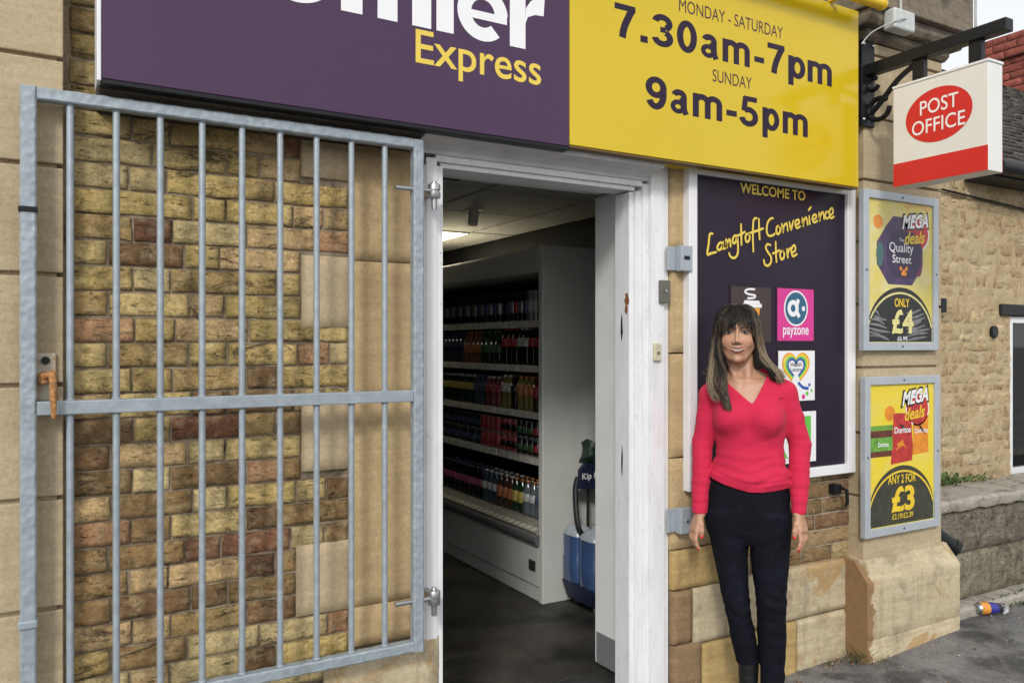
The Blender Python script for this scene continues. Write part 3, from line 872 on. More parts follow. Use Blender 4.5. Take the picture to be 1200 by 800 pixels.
part('lettering', joined(text_mb('MONDAY - SATURDAY', 2.193, 2.788, 2.797, 2.848, SY-0.0008), text_mb('SUNDAY', 2.374, 2.598, 2.545, 2.596, SY-0.0008)), plain('maroon lettering', (0.075, 0.025, 0.03), 0.35), hs_)
# yellow trough light over the board
tl = thing('trough_light', (2.2, -0.27, 2.985), 'yellow trough light running along the top of the yellow board', 'lamp')
YMETAL = gloss('yellow painted metal', (0.75, 0.50, 0.02), 0.35)
b = MB(); b.tube([(1.2, -0.262, 3.030), (3.33, -0.262, 3.030)], 0.026, 16); part('tube', b, YMETAL, tl, auto=True)
b = MB(); b.tube([(3.331, -0.262, 3.030), (3.352, -0.262, 3.030)], [0.029, 0.024], 16); part('end_cap', b, YMETAL, tl, auto=True)
for x in (1.4, 2.3, 3.1):
    b = MB(); b.box(x-0.01, x+0.01, -0.245, -0.165, 3.024, 3.034); part('bracket', b, YMETAL, tl)

# ---------------------------------------------------------------- welcome panel
WY = -0.075
wp = thing('welcome_sign', (2.86, -0.04, 0.84), 'white framed dark purple welcome panel with stickers behind the woman', 'sign')
b = MB(); b.box(2.345, 3.36, WY+0.008, -0.048, 0.86, 2.20); part('panel', b, PURPLE_D, wp)
b = MB()
b.box(2.325, 2.371, WY-0.010, -0.045, 0.842, 2.212); b.box(3.330, 3.388, WY-0.010, -0.045, 0.842, 2.212)
b.box(2.3715, 3.3295, WY-0.0095, -0.045, 0.842, 0.886); b.box(2.3715, 3.3295, WY-0.0095, -0.045, 2.180, 2.212)
part('frame', b, WHITE_F, wp, bevel=0.003)
PY = WY+0.0055
part('lettering', text_mb('WELCOME TO', 2.634, 3.050, 2.126, 2.172, PY, bold=0.02), YELLOW_L, wp)
def WP(px, py, Y=PY):
    u = (px-600)/946.0; d = (2.65+Y)/(0.8678-0.49697*u)
    return (d*(0.49697+0.8678*u), 1.46+(403.5-py)*d/946.0)
def spline(pts, n=7):
    out = []
    P = [pts[0]]+list(pts)+[pts[-1]]
    for i in range(1, len(P)-2):
        p0, p1, p2, p3 = [np.array(q, float) for q in P[i-1:i+3]]
        for k in range(n):
            t = k/n
            out.append(tuple(0.5*((2*p1)+(p2-p0)*t+(2*p0-5*p1+4*p2-p3)*t*t+(3*p1-p0-3*p2+p3)*t**3)))
    out.append(tuple(pts[-1]))
    return out
HAND = [  # handwriting strokes, measured on the panel
 [(100, 425), (78, 432), (70, 500), (60, 585), (90, 578), (128, 570)],
 [(180, 500), (160, 495), (140, 520), (140, 548), (158, 550), (176, 525), (184, 495), (182, 540), (196, 540)],
 [(205, 470), (212, 530), (215, 495), (232, 470), (238, 490), (240, 525)],
 [(290, 440), (268, 445), (256, 475), (262, 500), (280, 490), (292, 450), (298, 540), (292, 590), (268, 615), (240, 605), (228, 578)],
 [(322, 352), (325, 430), (326, 512)], [(300, 440), (330, 425), (352, 412)],
 [(385, 425), (365, 430), (356, 460), (365, 488), (382, 482), (390, 455), (384, 428)],
 [(445, 305), (425, 310), (416, 350), (414, 450), (418, 565)], [(392, 420), (440, 405), (495, 385)],
 [(462, 312), (464, 400), (468, 470)],
 [(572, 305), (548, 312), (527, 350), (523, 410), (540, 442), (570, 438), (585, 425)],
 [(620, 365), (603, 372), (597, 402), (606, 428), (622, 420), (628, 390), (620, 366)],
 [(642, 350), (650, 412), (656, 370), (675, 345), (684, 362), (688, 402)],
 [(700, 335), (712, 392), (722, 360), (732, 325)],
 [(748, 360), (775, 342), (772, 318), (752, 325), (746, 355), (758, 382), (784, 368)],
 [(800, 305), (806, 365), (812, 325), (828, 300), (836, 315), (842, 355)],
 [(856, 290), (858, 340), (862, 350)], [(850, 242), (868, 218)],
 [(885, 318), (908, 300), (906, 278), (886, 285), (880, 315), (893, 338), (918, 325)],
 [(930, 262), (936, 322), (942, 282), (958, 258), (966, 272), (970, 312)],
 [(1004, 255), (988, 258), (980, 285), (990, 308), (1010, 298)],
 [(1020, 282), (1040, 262), (1036, 228), (1018, 238), (1012, 272), (1024, 305), (1048, 292)],
 [(552, 515), (528, 508), (515, 535), (532, 570), (555, 605), (556, 645), (535, 675), (508, 665), (500, 632)],
 [(592, 490), (594, 570), (598, 645)], [(570, 580), (600, 568), (622, 555)],
 [(648, 560), (632, 568), (628, 600), (638, 625), (655, 615), (660, 585), (650, 560)],
 [(680, 545), (688, 612)], [(688, 580), (698, 548), (712, 538)],
 [(722, 575), (746, 555), (742, 518), (724, 528), (716, 562), (728, 602), (758, 585)],
]
b = MB()
for k, s in enumerate(HAND):
    pts = [WP(820+x/6.667, 210+y/6.667) for x, y in spline(s, 6)]
    n = len(pts)
    ws = [0.0112*(0.75+0.25*math.sin(math.pi*(0.15+0.7*i/(n-1)))) for i in range(n)]
    b.ribbon(pts, ws, PY-0.0003*(k % 4), caps=True)
part('lettering', b, YELLOW_L, wp)
def rect(x0, x1, z0, z1): return [(x0, z0), (x1, z0), (x1, z1), (x0, z1)]
def vinyl(name, col, rough=0.35): return plain(name, col, rough, var=0.04, scale=8)
V_WHITE = vinyl('white vinyl', (0.78, 0.78, 0.80)); V_PINK = vinyl('magenta vinyl', (0.62, 0.035, 0.26))
V_BROWN = vinyl('brown vinyl', (0.045, 0.028, 0.025)); V_BLUE = vinyl('teal blue vinyl', (0.022, 0.11, 0.20))
V_GREEN = vinyl('green vinyl', (0.12, 0.50, 0.07)); V_ORANGE = vinyl('orange vinyl', (0.75, 0.33, 0.02)); V_GREY = vinyl('pale grey vinyl', (0.6, 0.6, 0.6))
V_RED = vinyl('red vinyl', (0.62, 0.03, 0.03)); V_YEL = vinyl('bright yellow vinyl', (0.75, 0.60, 0.05)); V_BLACK = vinyl('black print', (0.015, 0.015, 0.015))
V_DBLUE = vinyl('deep blue vinyl', (0.03, 0.08, 0.35))
def sticker(x0, x1, z0, z1, mat, label):
    b = MB(); b.box(x0-0.010, x1+0.010, PY+0.0005, PY+0.0022, z0-0.010, z1+0.010)
    s = part('sticker', b, PURPLE_D, wp); s['label'] = label
    b = MB(); b.box(x0, x1, PY-0.0018, PY+0.0002, z0, z1); part('face', b, mat, s)
    return s
FY = PY-0.0024
s = sticker(2.578, 2.822, 1.47, 1.714, V_BROWN, 'brown sticker with a steaming takeaway coffee cup')
b = MB(); b.prism([(2.655, 1.622), (2.752, 1.622), (2.735, 1.495), (2.672, 1.495)], FY, FY+0.0006); part('cup', b, V_ORANGE, s)
b = MB(); b.prism(rect(2.643, 2.764, 1.624, 1.640), FY, FY+0.0006); b.prism([(2.652, 1.6405), (2.755, 1.6405), (2.748, 1.655), (2.659, 1.655)], FY, FY+0.0006)
b.ribbon(spline([(2.675, 1.664), (2.715, 1.667), (2.722, 1.678), (2.68, 1.683), (2.66, 1.693), (2.68, 1.704), (2.722, 1.705)], 5), 0.009, FY); part('lid', b, V_WHITE, s)
s = sticker(2.865, 3.105, 1.477, 1.716, V_PINK, 'magenta payment sticker with a blue round badge')
b = MB(); b.sheet(arc(2.985, 1.626, 0.079, 0.082, 0, 352, 44), FY); b_ = b; part('ring', b_, V_WHITE, s)
b = MB(); b.sheet(arc(2.985, 1.626, 0.071, 0.074, 0, 352, 44), FY-0.0004); part('disc', b, V_BLUE, s)
b = MB(); b.ribbon(arc(2.965, 1.626, 0.026, 0.028, 0, 345, 24), 0.021, FY-0.0008, closed=True)
b.ribbon([(3.000, 1.668), (2.990, 1.640), (2.990, 1.610), (3.006, 1.586)], 0.020, FY-0.0011); b.sheet(arc(3.034, 1.626, 0.011, 0.012, 0, 340, 14), FY-0.0008); part('emblem', b, V_WHITE, s)
part('lettering', text_mb('payzone', 2.900, 3.070, 1.490, 1.538, FY, bold=0.012), V_WHITE, s)
s = sticker(2.871, 3.112, 1.20, 1.431, V_WHITE, 'white lottery sticker with a rainbow heart')
for k, mt in enumerate((V_ORANGE, V_YEL, V_GREEN, V_DBLUE)):
    r = 0.088-0.011*k
    for sg in (-1, 1):
        b = MB()
        pts = [(2.985+sg*r*0.42*0+sg*(0.0), 0)]
        heart = []
        for i in range(15):
            t = math.pi*(0.05+0.72*i/14)
            heart.append((2.985+sg*r*math.sin(t)**3*1.0, 1.352+r*(0.8125*math.cos(t)-0.3125*math.cos(2*t)-0.125*math.cos(3*t)-0.0625*math.cos(4*t))))
        b.ribbon(heart, 0.010, FY-0.0003*k); part('rainbow_arc', b, mt, s)
part('lettering', joined(text_mb('The', 2.972, 2.998, 1.385, 1.398, FY), text_mb('Health', 2.950, 3.022, 1.358, 1.378, FY, 0.01), text_mb('Lottery', 2.948, 3.024, 1.330, 1.354, FY, 0.01)), V_BLACK, s)
b = MB(); b.ribbon(spline([(3.0, 1.285), (3.03, 1.262), (3.07, 1.255)], 5), 0.014, FY); b.sheet(arc(3.075, 1.272, 0.008, 0.008, 0, 330, 10), FY); part('ribbon_tail', b, V_DBLUE, s)
b = MB(); b.sheet(arc(3.060, 1.232, 0.010, 0.010, 0, 330, 10), FY); b.sheet(arc(3.09, 1.245, 0.007, 0.007, 0, 330, 10), FY-.0002); part('dot', b, V_GREEN, s)
b = MB(); b.sheet(arc(3.035, 1.218, 0.012, 0.012, 0, 330, 10), FY); part('dot', b, V_PINK, s)
s = sticker(2.880, 3.121, 0.915, 1.149, V_WHITE, 'white and green sticker half hidden by her elbow')
b = MB(); b.prism(rect(2.905, 3.086, 0.940, 1.128), FY, FY+0.0006); part('square', b, V_GREEN, s)
b = MB(); b.sheet(arc(2.985, 1.02, 0.085, 0.10, 0, 352, 32), FY-0.0004); part('swoosh', b, V_WHITE, s)

# ---------------------------------------------------------------- fittings on the jamb and right bay
KEEP = plain('grey painted steel', (0.36, 0.40, 0.44), 0.45, metal=0.2, var=0.08)
def keep(z0, z1, label, slot):
    t = thing('lock_keep', (2.29, -0.055, z0), label, 'lock keep')
    b = MB(); b.box(2.232, 2.284, -0.058, -0.047, z0+0.004, z1-0.004); part('flange', b, KEEP, t, bevel=0.002)
    b = MB(); b.box(2.272, 2.335, -0.095, -0.0585, z0, z1); c = part('housing', b, KEEP, t, bevel=0.004)
    if slot:
        b = MB(); b.box(2.288, 2.318, -0.0965, -0.0952, (z0+z1)/2-0.006, (z0+z1)/2+0.010); part('slot', b, IRON, c)
    else:
        b = MB(); b.tube([(2.304, -0.095, (z0+z1)/2), (2.304, -0.100, (z0+z1)/2)], 0.007, 12); part('screw', b, STEEL, c, auto=True)
keep(1.765, 1.872, 'grey steel lock box with a dark slot beside the purple panel', True)
keep(0.672, 0.778, 'plain grey steel lock box low on the jamb near her hand', False)
t = thing('switch_box', (2.215, -0.045, 1.63), 'small dark metal plate with a pale key switch on the white jamb', 'switch')
b = MB(); b.box(2.192, 2.243, -0.062, -0.0445, 1.632, 1.726); part('plate', b, plain('tarnished plate', (0.16, 0.155, 0.13), 0.5, metal=0.5), t, bevel=0.003)
b = MB(); b.tube([(2.217, -0.062, 1.682), (2.217, -0.067, 1.682)], 0.007, 12); part('key_barrel', b, STEEL, t, auto=True)
t = thing('doorbell', (2.18, -0.045, 1.39), 'small cream bell push on the white jamb', 'doorbell')
b = MB(); b.box(2.161, 2.199, -0.058, -0.0445, 1.392, 1.466); part('case', b, plain('yellowed plastic', (0.55, 0.52, 0.38), 0.4), t, bevel=0.004)
b = MB(); b.tube([(2.180, -0.058, 1.425), (2.180, -0.062, 1.425)], 0.006, 12); part('button', b, plain('brass', (0.35, 0.27, 0.1), 0.4, metal=0.7), t, auto=True)
t = thing('wall_hook', (3.27, -0.04, 0.72), 'small black iron hook bracket on the bricks right of the woman', 'hook')
b = MB(); b.box(3.252, 3.300, -0.075, -0.037, 0.745, 0.790); part('plate', b, IRON, t, bevel=0.003)
b = MB(); b.tube([(3.292, -0.075, 0.775), (3.296, -0.105, 0.765), (3.297, -0.108, 0.71), (3.294, -0.10, 0.69)], [0.008, 0.009, 0.008, 0.005], 10); part('hook', b, IRON, t, auto=True)
t = thing('junction_box', (3.5, -0.24, 2.93), 'small pale junction box with wires under the stone cornice', 'junction box')
BOXW = plain('weathered white plastic', (0.50, 0.53, 0.52), 0.5, var=0.1)
b = MB(); b.box(3.432, 3.590, -0.262, -0.200, 2.945, 3.042); part('case', b, BOXW, t, bevel=0.010)
b = MB(); b.tube([(3.50, -0.245, 3.04), (3.50, -0.247, 3.3)], 0.006, 8)
b.tube(spline([(3.52, -0.262, 3.0), (3.44, -0.268, 2.975), (3.36, -0.20, 2.93), (3.31, -0.175, 2.87)], 6), 0.003, 6); part('wire', b, plain('pale cable', (0.45, 0.45, 0.42), 0.6), t, auto=True)

# ---------------------------------------------------------------- hanging post office sign
po = thing('hanging_sign', (3.41, -0.12, 2.5), 'white and red projecting post office sign on a black scrolled bracket', 'sign')
PX0, PX1, PYA, PYB, PZ0, PZ1 = 3.358, 3.462, -0.738, -0.305, 2.178, 2.628
b = MB(); b.box(PX0, PX1, PYB-0.433, PYB, PZ0, PZ1); part('box', b, plain('white acrylic', (0.72, 0.71, 0.68), 0.35, var=0.04, scale=8), po, bevel=0.003)
b = MB(); b.box(PX0-0.003, PX1+0.003, PYA-0.004, PYB+0.003, PZ1+0.0005, PZ1+0.012); part('top_trim', b, WHITE_F, po, bevel=0.002)
PO_RED = plain('post red vinyl', (0.60, 0.022, 0.025), 0.35, var=0.05, scale=9)
def side(mb, x):     # a drawing made in (s, z), s running from the wall end to the street end, put on the face at x
    r = MB(); r.v = [(x+p[1], -p[0], p[2]) for p in mb.v]; r.f = mb.f; r.m = mb.m
    return r
for x, mirror in ((PX0-0.0012, False), (PX1+0.0012, True)):
    sgn = -1 if mirror else 1
    b = MB(); b.prism(rect(0.307, 0.737, PZ0+0.002, 2.284), 0, 0.0008); part('red_band', side(b, x), PO_RED, po)
    b = MB(); b.sheet(arc(0.521, 2.462, 0.152, 0.118, 0, 354, 60), 0); ov = part('oval', side(b, x), PO_RED, po)
    for tm in (text_mb('POST', 0.438, 0.612, 2.474, 2.537, 0, 0.006), text_mb('OFFICE', 0.400, 0.642, 2.390, 2.453, 0, 0.006)):
        if mirror: tm.v = [(1.042-p[0], p[1], p[2]) for p in tm.v]
        part('lettering', side(tm, x-0.0008*sgn), WHITE_L, ov)
b = MB(); b.box(3.362, 3.458, -0.138, -0.1205, 2.505, 2.912); part('wall_plate', b, IRON, po, bevel=0.003)
b = MB(); b.box(3.382, 3.438, -0.795, -0.138, 2.744, 2.796); part('arm', b, IRON, po, bevel=0.003)
for y in (-0.402, -0.660):
    b = MB(); b.box(3.395, 3.425, y-0.028, y+0.028, 2.6405, 2.7435); part('hanger', b, IRON, po, bevel=0.002)
b = MB(); b.tube(spline([(3.41, -0.42, 2.748), (3.41, -0.30, 2.69), (3.41, -0.20, 2.60), (3.41, -0.145, 2.555)], 6), 0.013, 10)
sc = [(3.41, -0.140-0.055-0.055*math.cos(a), 2.575-0.05*math.sin(a)*1.0) for a in [math.pi*(0.0+1.75*i/22) for i in range(23)]]
b.tube(sc, 0.012, 10)
sc = [(3.41, -0.165-0.028*math.cos(a), 2.70-0.028*math.sin(a)) for a in [math.pi*(0.1+1.6*i/14) for i in range(15)]]
b.tube(sc, 0.011, 10)
part('scroll', b, IRON, po, auto=True)
for x in (3.375, 3.445):
    for z in (2.535, 2.895):
        b = MB(); b.lathe([(0.008, 0), (0.008, 0.004), (0.004, 0.008)], (0, 0, 0), 10)
        b.v = [(x+p[0], -0.1385-p[2], z+p[1]) for p in b.v]; part('screw', b, STEEL, po, auto=True)
b = MB(); b.tube([(3.41, -0.655, 2.796), (3.41, -0.655, 3.5)], 0.0055, 8); part('stay_rod', b, plain('grey rod', (0.4, 0.41, 0.42), 0.5), po, auto=True)

# ---------------------------------------------------------------- posters in frames
def mat_paper(name, col, fade=0.25):
    m, nt, b = new_mat(name); v = coords(nt)
    c = mix(nt, col, (0.66, 0.64, 0.46), ramp(nt, noise(nt, v, 7, 5, 0.6, 0.5), [(0.45, 0.0), (0.8, fade)]))
    nt.links.new(c, b.inputs['Base Color']); b.inputs['Roughness'].default_value = 0.35
    b.inputs['Coat Weight'].default_value = 0.3; b.inputs['Coat Roughness'].default_value = 0.12
    bump(nt, b, noise(nt, coords(nt, (2, 2, 9)), 6, 3), 0.15, 0.01)
    return m
PAPER_PALE = mat_paper('faded yellow paper', (0.64, 0.53, 0.11), 0.8)
PAPER = mat_paper('yellow paper', (0.74, 0.58, 0.03), 0.25)
PRINT_GREY = plain('rain warped grey print', (0.17, 0.17, 0.17), 0.4, var=0.4, scale=18)
PRINT_DARK = plain('dark olive print', (0.045, 0.045, 0.03), 0.4, var=0.3, scale=20)
PRINT_Y = plain('pale yellow print', (0.66, 0.60, 0.25), 0.4); PRINT_YS = plain('yellow print', (0.74, 0.52, 0.03), 0.4)
TUB = plain('purple tub print', (0.055, 0.03, 0.09), 0.35, var=0.5, scale=14); TUB_D = plain('dark purple print', (0.03, 0.014, 0.055), 0.35, var=0.3, scale=14)
P_ORANGE = plain('orange print', (0.68, 0.24, 0.02), 0.4, var=0.25, scale=22); P_RED = plain('red print', (0.45, 0.035, 0.03), 0.4, var=0.3, scale=22)
P_GREEN = plain('green print', (0.13, 0.33, 0.05), 0.4, var=0.4, scale=30); P_SALSA = plain('dark salsa print', (0.11, 0.03, 0.02), 0.4, var=0.5, scale=40)
PT_Y = -0.138
def poster(x0, x1, z0, z1, label, paper):
    t = thing('poster_frame', ((x0+x1)/2, -0.12, z0), label, 'poster')
    w = 0.040
    b = MB(); b.box(x0, x0+w, -0.150, -0.1205, z0, z1); b.box(x1-w, x1, -0.150, -0.1205, z0, z1)
    b.box(x0+w+.0005, x1-w-.0005, -0.1495, -0.1205, z0, z0+w); b.box(x0+w+.0005, x1-w-.0005, -0.1495, -0.1205, z1-w, z1)
    f = part('frame', b, GREY_F, t, bevel=0.003)
    for (sx, sz) in (((x0+x1)/2, z1-w/2), ((x0+x1)/2, z0+w/2), (x0+w/2, (z0+z1)/2), (x1-w/2, (z0+z1)/2)):
        b = MB(); b.tube([(sx, -0.1500, sz), (sx, -0.1515, sz)], 0.005, 10); part('screw', b, IRON, f)
    b = MB(); b.box(x0+w-.003, x1-w+.003, PT_Y, -0.1210, z0+w-.003, z1-w+.003); p = part('poster', b, paper, t)
    return t, p
def dome(p, x0, x1, z0, zt, m1, m2):
    cx = (x0+x1)/2
    def half(k, lo=z0): 
        return [(x0, lo)]+[(q[0], q[1]) for q in reversed(arc(cx, zt-0.24, (x1-x0)/2*1.04, 0.24, 12, 168, 30)) if x0 <= q[0] <= x1]+[(x1, lo)]
    b = MB(); top = [q for q in arc(cx, zt-0.24, (x1-x0)/2*1.04, 0.24, 168, 12, 30) if x0 <= q[0] <= x1]
    zs = [(x0, top[0][1])]+top+[(x1, top[-1][1])]
    b.sheet([(x0, z0)]+[(x1, z0)]+list(reversed(zs)), PT_Y-0.0006); part('price_dome', b, m1, p)
    b = MB(); b.ribbon([(q[0], q[1]-0.028) for q in zs[1:-1]], 0.010, PT_Y-0.001); part('dome_line', b, m2, p)
def mega(p, cx, cz):
    b = MB(); b.sheet(arc(cx, cz-0.055, 0.095, 0.085, 0, 354, 36), PT_Y-0.0008); part('badge', b, V_WHITE, p)
    b = MB(); b.sheet(arc(cx, cz-0.055, 0.087, 0.077, 0, 354, 36), PT_Y-0.0012); part('badge', b, P_RED, p)
    def shear(m): m.v = [(q[0]+(q[2]-cz)*0.22, q[1], q[2]+(q[0]-cx)*0.10) for q in m.v]; return m
    part('lettering', shear(text_mb('MEGA', cx-0.128, cx+0.102, cz-0.036, cz+0.056, PT_Y-0.0016, 0.045)), V_BLACK, p)
    part('lettering', shear(text_mb('MEGA', cx-0.118, cx+0.092, cz-0.026, cz+0.046, PT_Y-0.0022, 0.03)), V_WHITE, p)
    part('lettering', shear(text_mb('deals', cx-0.085, cx+0.075, cz-0.105, cz-0.042, PT_Y-0.0018, 0.02)), PRINT_YS, p)
    b = MB(); random.seed(3)
    for k in range(9):
        a = math.pi*(0.12+0.76*k/8); b.ribbon([(cx+0.075*math.cos(a), cz+0.055+0.025*math.sin(a)), (cx+0.11*math.cos(a), cz+0.062+0.055*math.sin(a))], 0.006, PT_Y-0.0009)
    part('rays', b, P_ORANGE, p)
# upper poster: a purple octagonal tub
t, p = poster(3.362, 3.950, 1.430, 2.203, 'upper framed poster of a purple octagonal sweet tub for four pounds', PAPER_PALE)
dome(p, 3.405, 3.907, 1.473, 1.742, V_BLACK, PRINT_Y)
def octo(cx, cz, rx, rz, c=0.42): return [(cx-rx, cz-rz*c), (cx-rx*0.52, cz-rz), (cx+rx*0.52, cz-rz), (cx+rx, cz-rz*c), (cx+rx, cz+rz*c), (cx+rx*0.52, cz+rz), (cx-rx*0.52, cz+rz), (cx-rx, cz+rz*c)]
b = MB(); b.sheet(octo(3.665, 1.985, 0.130, 0.105, 0.45), PT_Y-0.0006); b.sheet(octo(3.652, 1.905, 0.180, 0.150, 0.35), PT_Y-0.0009); part('tub', b, TUB, p)
b = MB(); b.sheet(octo(3.685, 1.905, 0.135, 0.115, 0.45), PT_Y-0.0014); part('tub_lid', b, TUB_D, p)
b = MB(); b.sheet(arc(3.495, 1.90, 0.028, 0.06, 0, 340, 14), PT_Y-0.0013); part('sheen', b, plain('teal print', (0.05, 0.13, 0.12), 0.4), p)
b = MB(); b.sheet(arc(3.80, 1.87, 0.03, 0.07, 0, 340, 14), PT_Y-0.0013); part('sheen', b, plain('crimson print', (0.2, 0.03, 0.08), 0.4), p)
part('lettering', joined(text_mb('Quality', 3.565, 3.755, 1.902, 1.962, PT_Y-0.002, 0.004), text_mb('Street', 3.590, 3.738, 1.862, 1.902, PT_Y-0.002, 0.006), text_mb('The', 3.640, 3.680, 1.968, 1.985, PT_Y-0.002)), V_WHITE, p)
b = MB()
for (x, z) in ((3.655, 1.835), (3.68, 1.822), (3.70, 1.836), (3.69, 1.81), (3.67, 1.81)): b.sheet(arc(x, z, 0.012, 0.011, 0, 320, 9), PT_Y-0.0018-0.0001*(x*100 % 3))
part('sweet', b, P_ORANGE, p)
b = MB(); b.sheet(arc(3.482, 2.055, 0.036, 0.034, 0, 350, 20), PT_Y-0.0007); part('spot', b, P_ORANGE, p)
mega(p, 3.790, 2.068)
# curled grey streaks where rain has got behind the glass
b = MB(); random.seed(5)
for k in range(15):
    z = 1.485+0.0098*k; s = -1 if k % 2 else 1
    xx0 = 3.410 if s < 0 else 3.70
    xx1 = xx0+random.uniform(0.10, 0.17)
    if z > 1.58: xx0 += 0.04 if s < 0 else 0; xx1 -= 0.02
    pts = spline([(xx0, z-0.006*s), ((xx0+xx1)/2, z+random.uniform(-.01, .01)), (xx1+(0.02 if s > 0 else 0), z+0.014*s)], 5)
    b.ribbon(pts, [0.004+0.009*math.sin(math.pi*i/(len(pts)-1)) for i in range(len(pts))], PT_Y-0.0010-0.0001*(k % 3))
part('streak', b, PRINT_GREY, p)
part('lettering', joined(text_mb('ONLY', 3.607, 3.722, 1.645, 1.688, PT_Y-0.002, 0.02)), PRINT_YS, p)
part('lettering', joined(text_mb('£4', 3.585, 3.756, 1.512, 1.632, PT_Y-0.002, 0.032)), PRINT_Y, p)
part('lettering', joined(text_mb('£6.99', 3.628, 3.705, 1.478, 1.500, PT_Y-0.002, 0.01)), V_WHITE, p)
# lower poster: bags of crisps and a jar of dip
t, p = poster(3.372, 3.962, 0.532, 1.304, 'lower framed poster of crisp bags and a dip jar, any two for three pounds', PAPER)
dome(p, 3.415, 3.919, 0.575, 0.862, PRINT_DARK, PRINT_YS)
b = MB(); b.sheet([(3.578, 0.872), (3.745, 0.882), (3.752, 0.95), (3.742, 1.06), (3.732, 1.118), (3.600, 1.122), (3.592, 1.0)], PT_Y-0.0012); part('crisp_bag', b, P_RED, p)
b = MB(); b.sheet([(3.745, 0.908), (3.880, 0.915), (3.876, 1.02), (3.880, 1.10), (3.752, 1.105), (3.758, 1.0)], PT_Y-0.0008); part('crisp_bag', b, P_ORANGE, p)
b = MB(); b.sheet([(3.612, 0.935), (3.66, 0.985), (3.705, 0.940), (3.67, 0.962)], PT_Y-0.0016); b.sheet([(3.62, 0.965), (3.67, 0.99), (3.69, 0.955)], PT_Y-0.0017); part('crisps', b, P_ORANGE, p)
b = MB(); b.sheet(rect(3.420, 3.592, 0.925, 1.042), PT_Y-0.0008); b.sheet([(3.43, 0.914), (3.58, 0.914), (3.592, 0.9245), (3.420, 0.9245)], PT_Y-.0009); part('jar', b, P_SALSA, p)
b = MB(); b.sheet(rect(3.421, 3.591, 0.942, 1.008), PT_Y-0.0014); b.sheet(rect(3.418, 3.594, 1.043, 1.066), PT_Y-0.0009); part('jar_label', b, P_GREEN, p)
part('lettering', joined(text_mb('Doritos', 3.606, 3.735, 1.022, 1.052, PT_Y-0.002, 0.02), text_mb('Doritos', 3.766, 3.872, 1.015, 1.040, PT_Y-0.002, 0.02), text_mb('Doritos', 3.480, 3.560, 0.962, 0.984, PT_Y-0.002, 0.02)), V_WHITE, p)
b = MB(); b.sheet([(3.63, 1.070), (3.68, 1.058), (3.73, 1.005), (3.68, 1.04)], PT_Y-0.0016); b.sheet([(3.79, 1.06), (3.82, 1.048), (3.86, 1.00), (3.82, 1.03)], PT_Y-0.0022); part('flash', b, V_BLACK, p)
b = MB(); b.sheet(arc(3.572, 1.122, 0.040, 0.038, 0, 350, 22), PT_Y-0.0007); part('spot', b, P_ORANGE, p)
mega(p, 3.790, 1.192)
part('lettering', joined(text_mb('ANY 2 FOR', 3.555, 3.775, 0.775, 0.818, PT_Y-0.002, 0.018), text_mb('£3', 3.582, 3.764, 0.634, 0.760, PT_Y-0.002, 0.034), text_mb('£2.19/£2.39', 3.588, 3.752, 0.600, 0.627, PT_Y-0.002, 0.012)), PRINT_YS, p)
# ---------------------------------------------------------------- the open chiller cabinet inside
CH_W = plain('off white enamel', (0.52, 0.53, 0.50), 0.4, var=0.05, scale=7)
CH_D = plain('dark cabinet lining', (0.025, 0.026, 0.026), 0.6)
CH_R = plain('price rail', (0.60, 0.59, 0.52), 0.45, var=0.25, scale=28)
BUMP = plain('grey rubber bumper', (0.10, 0.10, 0.105), 0.4)
CX, CY0, CY1 = 2.400, 1.196, 3.9
ch = thing('drinks_chiller', (2.8, 2.5, 0.0), 'tall white open fronted drinks chiller inside the doorway', 'chiller')
b = MB(); b.box(CX, 3.20, CY0, CY0+0.045, 0.0, 2.020); part('end_panel', b, CH_W, ch, bevel=0.006)
b = MB(); b.box(CX+0.004, 3.20, CY0+0.0455, CY1, 1.870, 2.012); part('canopy', b, CH_W, ch, bevel=0.012)
b = MB(); b.box(2.98, 3.20, CY0+0.0455, CY1, 0.40, 1.869); b.box(CX+0.05, 2.98, CY0+0.0455, CY0+0.049, 0.45, 1.869); part('back_panel', b, CH_D, ch)
b = MB(); b.box(CX+0.002, 3.20, CY0+0.0455, CY1, 0.085, 0.325); pk = part('base', b, CH_W, ch, bevel=0.004)
b = MB(); b.box(CX-0.0015, CX+0.003, 1.275, 1.345, 0.165, 0.225); part('vent', b, CH_D, pk)
b = MB(); b.box(CX+0.012, 3.18, CY0+0.0455, CY1, 0.0, 0.078); part('kick_board', b, CH_W, ch, bevel=0.003)
b = MB(); b.tube([(CX-0.004, CY0+0.03, 0.352), (CX-0.004, CY1, 0.352)], 0.030, 14); part('bumper', b, BUMP, ch, auto=True)
b = MB(); b.xprism([(0, 0), (1, 0), (1, 1)], 0, 1); b = MB()
b.add([(CX-0.012, CY0+0.046, 0.392), (CX+0.085, CY0+0.046, 0.425), (CX+0.085, CY1, 0.425), (CX-0.012, CY1, 0.392), (CX+0.0, CY0+0.046, 0.37), (CX+0.60, CY0+0.046, 0.37), (CX+0.60, CY1, 0.37), (CX+0.0, CY1, 0.37), (CX+0.60, CY0+0.046, 0.428), (CX+0.60, CY1, 0.428)],
      [(0, 1, 2, 3), (0, 3, 7, 4), (1, 8, 9, 2), (0, 4, 5, 8, 1), (4, 7, 6, 5), (3, 2, 9, 6, 7), (8, 5, 6, 9)])
dk = part('deck', b, plain('slotted deck', (0.24, 0.235, 0.20), 0.5, var=0.3, scale=40), ch)
DTICK = plain('paper price tickets', (0.55, 0.53, 0.42), 0.6, var=0.3, scale=30)
